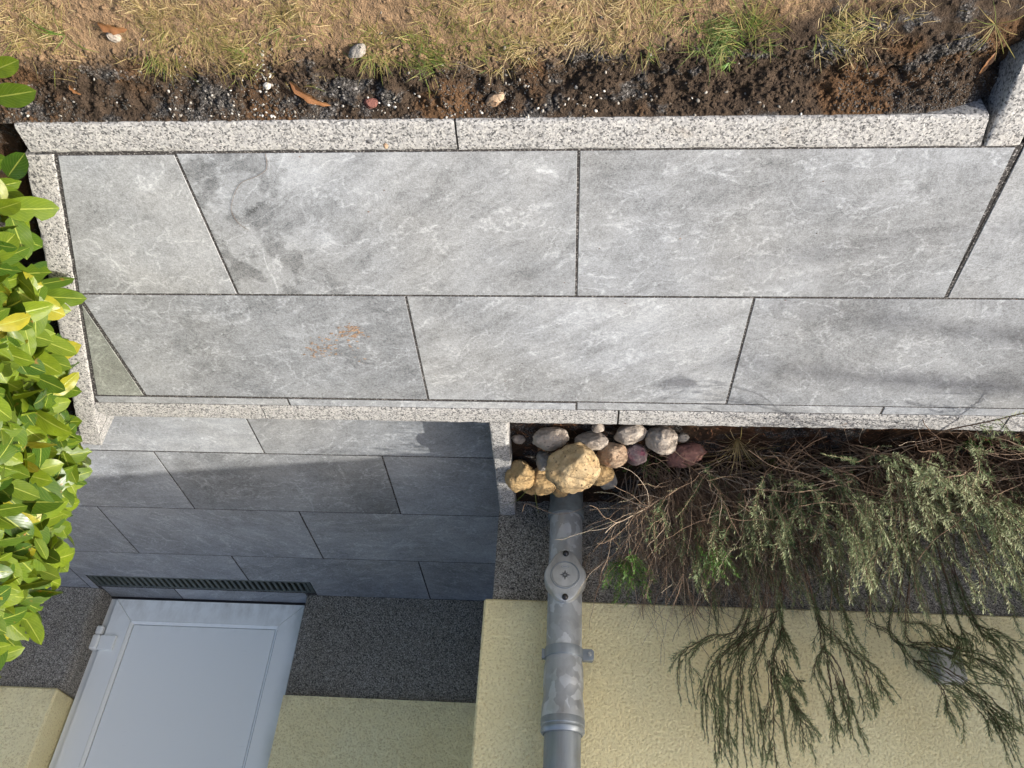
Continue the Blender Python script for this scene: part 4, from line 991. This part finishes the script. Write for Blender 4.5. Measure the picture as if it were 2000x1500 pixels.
# 2, 3, 4: leafy lavenders
def leafy(name, base, label, seed, n, lean, Lr, ntint, spread_x=.12):
    A = Plant(name, base, label, seed); rg = A.rg
    for k in range(n):
        b = A.base + np.array([rg.normal(0, spread_x), rg.normal(0, .05), 0])
        d = np.array([rg.normal(lean[0], .42), rg.normal(lean[1], .36), rg.uniform(.25, .95)])
        P = A.wander(b, d, rg.uniform(*Lr), .09, .13, 14); A.shoot(P, rg.uniform(.0016, .0034), np.clip(rg.normal(.45, .16), 0, 1), t0=.62, per=.006, ntint=ntint)
        for j in range(int(rg.integers(5, 10))):
            i = int(rg.integers(3, 14)); i = min(i, 13); dd = unit(P[i + 1] - P[i]) + rg.normal(0, .5, 3) + np.array([0, .1, .35])
            Q = A.wander(P[i], dd, rg.uniform(.05, .16), .16, .12, 9); fresh = i > 6
            A.shoot(Q, rg.uniform(.0006, .0011), np.clip(rg.normal(.55, .18), 0, 1), t0=.22 if fresh else .6, per=.0056, size=rg.uniform(.012, .020), ntint=np.clip(ntint + (.10 if i > 10 else -.22) + rg.normal(0, .10), 0, 1), bare=(not fresh and rg.uniform() < .6))  # inner shoots darker, outer tips brighter: shade and sunlight put into the tint
    for k in range(11):                          # old forking wood at the base
        b = A.base + np.array([rg.normal(0, spread_x), rg.normal(0, .05), 0]); P = A.wander(b, np.array([rg.normal(lean[0], .6), rg.normal(lean[1], .4), rg.uniform(.2, .7)]), rg.uniform(.18, .34), .03, .22, 12)
        A.shoot(P, rg.uniform(.0035, .0052), np.clip(rg.normal(.38, .12), 0, 1), bare=True)
        for q in range(4):
            i = int(rg.integers(3, 11)); A.shoot(A.wander(P[i], unit(P[i + 1] - P[i]) + rg.normal(0, .6, 3), rg.uniform(.1, .22), .06, .2, 9), rg.uniform(.0014, .0024), np.clip(rg.normal(.42, .14), 0, 1), bare=True)
    for k in range(150):                         # thicket of dead brown twigs under the leaves
        b = A.base + np.array([rg.normal(0, spread_x * 1.5), rg.uniform(-.08, .16), rg.uniform(0, .10)]); a = rg.uniform(0, 6.28)
        A.shoot(A.wander(b, np.array([math.cos(a), math.sin(a) * .6, rg.uniform(-.15, .8)]), rg.uniform(.07, .2), 0.0, .2, 8), rg.uniform(.0005, .0012), np.clip(rg.normal(.5, .2), 0, 1), bare=True)
    return A
def stalk(A, path, y, r=.0017, tint=.34, t0=.45, ntint=.60, size=.0165, per=.0050):
    ys = np.linspace(y[0], y[1], len(path)) if isinstance(y, tuple) else [y] * len(path)
    pts = [at(1300 + u / 2.857, 975 + v / 2.857, y=float(q)) for (u, v), q in zip(path, ys)]
    if path[0][1] < 780: pts = [A.base + np.array([(pts[0][0] - A.base[0]) * .35, A.rg.normal(0, .03), .02]), A.base * .45 + pts[0] * .55 + np.array([0, .02, .03])] + pts
    P = curve(pts, 36); P = P + A.rg.normal(0, .0012, P.shape); A.shoot(P, r, tint, t0=t0, per=per, size=size, ntint=ntint, spread=.80); return P
def spray(A, path, y, n, Lr, t):
    for c in range(3):
        j = (A.rg.normal(0, 42, (1, 2)) * np.linspace(.15, 1.0, len(path))[:, None] + A.rg.normal(0, 4, (len(path), 2))) * (c > 0); q = y[1] + (A.rg.uniform(-.10, .05) if c else 0)
        P = stalk(A, [(u + a, v + b) for (u, v), (a, b) in zip(path, j)], (y[0], max(-1.0, q)), r=.0019 if c == 0 else .0012, t0=.50 if c < 2 else .66); sub(A, P, n if c == 0 else max(2, n // 2), Lr, t)
def sub(A, P, n, Lr, t=(.3, .95), up=.12, ntint=.66):
    for k in range(n):
        i = int(A.rg.uniform(*t) * (len(P) - 2)); dd = unit(P[i + 1] - P[i]) + A.rg.normal(0, .38, 3); 
        Q = A.wander(P[i], dd, A.rg.uniform(*Lr), up, .08, 9); A.shoot(Q, .0009, .25, t0=.25, per=.0042, size=A.rg.uniform(.013, .019), ntint=np.clip(ntint + A.rg.normal(0, .08), 0, 1), spread=.80)

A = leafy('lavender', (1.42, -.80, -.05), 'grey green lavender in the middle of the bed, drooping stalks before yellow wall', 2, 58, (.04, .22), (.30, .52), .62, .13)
for path in ([(650, 640), (640, 760), (605, 870), (610, 980), (640, 1150), (690, 1480)], [(600, 650), (560, 780), (500, 960), (520, 1150), (560, 1440)], [(560, 640), (420, 790), (290, 910), (230, 1080), (225, 1200), (240, 1360)],
             [(620, 650), (500, 770), (400, 900), (350, 1100), (350, 1300), (370, 1475)], [(640, 640), (660, 760), (700, 880)], [(600, 880), (690, 1080), (750, 1200)], [(610, 980), (700, 1120), (760, 1270), (770, 1400)],
             [(400, 710), (250, 760), (130, 830), (75, 900), (70, 1020), (82, 1140)], [(440, 720), (330, 850), (260, 960), (270, 1120), (280, 1290)], [(520, 700), (430, 880), (420, 1080), (430, 1280), (450, 1500)], [(580, 900), (600, 1100), (600, 1300), (620, 1500)], [(300, 900), (310, 1100), (300, 1300), (300, 1445)], [(650, 900), (690, 1000), (705, 1020)]):
    spray(A, path, (-.90, -.80 - A.rg.uniform(0, .1)), 8, (.03, .09), (.25, .92))
P = stalk(A, [(660, 560), (560, 660), (460, 690), (400, 710)], -.9, t0=.9)
for path in ([(830, 620), (860, 740), (870, 830), (840, 900), (835, 980), (870, 1080), (910, 1160)], [(870, 830), (920, 920), (960, 1040), (1010, 1200), (1030, 1310)], [(880, 820), (960, 920), (1010, 1060), (1060, 1220), (1130, 1395)], [(870, 720), (1000, 830), (1090, 900), (1170, 980), (1220, 1060), (1262, 1135)],
             [(900, 900), (930, 1100), (955, 1320)], [(860, 660), (960, 780), (1040, 940), (1090, 1100), (1105, 1240)], [(1090, 900), (1140, 1020), (1170, 1220)], [(1000, 640), (1020, 760), (1080, 880)]):
    spray(A, path, (-.88, -.80), 5, (.03, .07), (.40, .92))
A.done()
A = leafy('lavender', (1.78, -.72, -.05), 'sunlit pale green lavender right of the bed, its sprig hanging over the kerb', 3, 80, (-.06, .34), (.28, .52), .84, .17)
for path in ([(1120, 640), (1260, 740), (1380, 890), (1480, 960), (1640, 1030), (1760, 1110), (1850, 1230), (1950, 1460)], [(1340, 760), (1480, 800), (1600, 850), (1750, 900), (1880, 980), (1960, 1120), (1990, 1290)], [(1400, 900), (1520, 920), (1650, 1000), (1780, 1080), (1900, 1200), (1955, 1320)],
             [(1300, 650), (1450, 700), (1560, 820), (1760, 870), (1900, 950), (1990, 1160)], [(1250, 740), (1400, 830), (1560, 870), (1700, 980), (1900, 1050)], [(1500, 1000), (1560, 1090), (1575, 1200)], [(1620, 1030), (1800, 1190), (1900, 1350)], [(1640, 700), (1700, 820), (1720, 940)], [(1740, 700), (1850, 810), (1940, 915)], [(1700, 660), (1860, 740), (1990, 860)], [(1560, 680), (1640, 800), (1600, 900)]):
    spray(A, path, (-.90, -.80), 7, (.04, .08), (.35, .95))
# the sprig that shades the path
sp = [(1.80, -.60, .00), (1.72, -.50, .14), (1.69, -.40, .20), (1.705, -.30, .26), (1.66, -.235, .315), (1.615, -.235, .318), (1.60, -.25, .30)]
P = curve(sp, 40); A.shoot(P, .0018, .7, t0=.97, per=.006, ntint=.85)
for i, L in ((22, .05), (27, .05), (31, .045), (34, .04), (37, .05), (39, .045), (36, .05)):
    for q in range(3): A.shoot(A.wander(P[min(i, len(P) - 1)], np.array([A.rg.normal(-.3, .6), A.rg.normal(.2, .6), .5]), L, .05, .1, 7), .0009, .7, t0=.15, per=.004, size=.014, ntint=.88)
for k in range(130):                              # brown stems sweeping along the bed
    b = np.array([A.rg.uniform(1.5, 2.45), A.rg.uniform(-.76, -.57), A.rg.uniform(-.02, .20)]); P = A.wander(b, np.array([-1.0, A.rg.normal(-.05, .10), A.rg.uniform(.0, .42)]), A.rg.uniform(.16, .36), -.02, .11, 14); P[:, 1] = np.minimum(P[:, 1], -.53 - .1 * P[:, 2])
    A.shoot(P, A.rg.uniform(.0009, .0020), np.clip(A.rg.normal(.64, .16), 0, 1), bare=True)
    for q in range(3): i = int(A.rg.integers(4, 13)); A.shoot(A.wander(P[i], unit(P[i + 1] - P[i]) + A.rg.normal(0, .5, 3), A.rg.uniform(.04, .12), .04, .15, 7), .0006, np.clip(A.rg.normal(.65, .14), 0, 1), bare=True)
for k in range(26):                              # low shoots leaning over the kerb
    b = np.array([A.rg.uniform(1.50, 2.0), A.rg.uniform(-.68, -.60), -.04]); P = A.wander(b, np.array([A.rg.normal(-.1, .35), A.rg.uniform(.25, .7), A.rg.uniform(.5, .9)]), A.rg.uniform(.12, .24), .02, .12, 10)
    A.shoot(P, .0011, np.clip(A.rg.normal(.6, .15), 0, 1), t0=.40, per=.006, size=.014, ntint=.75, bare=A.rg.uniform() < .45)
sp = [(1.66, -.62, .0), (1.56, -.52, .10), (1.50, -.43, .15), (1.42, -.38, .17)]
P = curve(sp, 24); A.shoot(P, .0014, .6, t0=.5, per=.005, ntint=.7)
A.done()
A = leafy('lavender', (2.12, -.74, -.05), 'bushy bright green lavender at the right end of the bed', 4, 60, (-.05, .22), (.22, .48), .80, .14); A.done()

# weeds, grass and litter
def herb(name, base, n, Lr, lab, seed, size=.02):
    A = Plant(name, base, lab, seed, 'weed'); A.leafmat = GREENWEED; rg = A.rg
    for k in range(n):
        d = np.array([rg.normal(0, .5), rg.normal(.1, .4), rg.uniform(.5, 1)]); P = A.wander(A.base + rg.normal(0, .012, 3) * np.array([1, 1, 0]), d, rg.uniform(*Lr), .1, .12, 9)
        A.shoot(P, .0009, .5, t0=.2, per=.008, size=size, ntint=.6, spread=1.0)
    A.done()
def bedp(u, v, y): p = at(u, v, y=y); return p
herb('green_weed', (1.03, -.74, -.05), 10, (.05, .11), 'small green weed between the rocks and dry lavender twigs', 31, .014)
herb('green_weed', at(1225, 1085, y=-.83), 26, (.07, .16), 'bright green leafy weed under the bare lavender twigs against the wall', 32, .022)
herb('green_weed', at(1385, 1065, y=-.76), 16, (.06, .13), 'leafy green weed amid the dry twigs, middle of the bed', 33, .020)
herb('green_weed', (1.92, -.60, -.04), 9, (.03, .07), 'low dark green weed on the shaded soil by the front kerb', 34, .022)
weed('dry_grass_tuft', (1.28, -.64, -.05), 46, (.06, .17), 'straw coloured grass tuft growing beside the dull red rock', GRASS, .7, .0016, (.3, 1.3), 9, 'grass tuft')
weed('dry_grass_tuft', (1.40, -.74, -.05), 40, (.08, .19), 'olive dry grass tuft among twigs behind the straw coloured tuft', GRASS, .42, .0016, (.3, 1.2), 10, 'grass tuft')
weed('grass_tuft', (.68, -.86, -.02), 8, (.06, .16), 'few thin green grass blades between tan rocks and downpipe', GRASS, .2, .0018, (.3, 1.2), 11, 'grass tuft')
n = 5200; x = RNG.uniform(.62, 2.6, n); y = RNG.uniform(-1.03, -.515, n); a = RNG.uniform(0, 6.28, n); d = np.stack([np.cos(a), np.sin(a), RNG.normal(0, .18, n)], -1); d = unit(d)
T = Tubes(); zz = -.058 + .03 * fbm(x * 9, y * 9, 5, 4) + .02 * fbm(x * 45, y * 45, 6, 3) + .0025
T.blades(np.stack([x, y, zz], -1), d, unit(np.cross(d, [0, 0, 1.0])), RNG.uniform(.004, .024, n), RNG.uniform(.001, .0035, n), RNG.beta(2, 2, n), 0.0)
o = link('bed_litter', T.mesh('bed_litter', False), None, LITTER); o['kind'] = 'stuff'; o['label'] = 'reddish brown bark and needle litter on the bed soil'; o['category'] = 'litter'

# ------------------------------------------------------------------ slender tree beyond the path: its limbs draw the soft bands of shade on the slabs
tree = empty('bare_tree', (9.4, .60, -.03), 'slender leafless tree standing well to the right of the path', 'tree')
T = Tubes(); T.tube(curve([(9.4, .60, -.1), (9.38, .62, 1.2), (9.30, .60, 2.4), (9.25, .62, 3.3)], 24), .075, .04, .4, 10)
o = link('trunk', T.mesh('trunk'), tree, BARK); o.matrix_parent_inverse = Matrix.Translation(-tree.location)
def shade_point(x, y, t): return np.array([x, y, 0]) + np.array(SDIR) * t
rt = np.random.default_rng(3)
for line, r in (([(2.6, -.25), (1.85, -.13), (1.50, -.075), (1.21, -.03)], .013), ([(2.6, -.42), (1.93, -.315), (1.5, -.27), (1.15, -.21)], .014), ([(2.6, -.36), (1.95, -.335), (1.55, -.305), (1.30, -.285)], .009), ([(2.5, .20), (1.75, .22), (1.35, .14), (1.10, .12)], .006)):
    T = Tubes(); P = [np.array([9.3, .61, 2.7 + rt.uniform(0, .5)])] + [shade_point(x, y, 6.2 + .25 * i) for i, (x, y) in enumerate(line)]
    P = curve(P, 40); T.tube(P, r * 2.2, r * .45, .4, 7)
    for k in range(5):
        i = int(rt.integers(6, 30)); d = unit(P[i + 1] - P[i]) + rt.normal(0, .5, 3); T.tube(np.stack([P[i] + d * q for q in np.linspace(0, rt.uniform(.2, .5), 6)]), r * .35, .001, .4, 5)
    o = link('limb', T.mesh('limb'), tree, BARK); o.matrix_parent_inverse = Matrix.Translation(-tree.location)
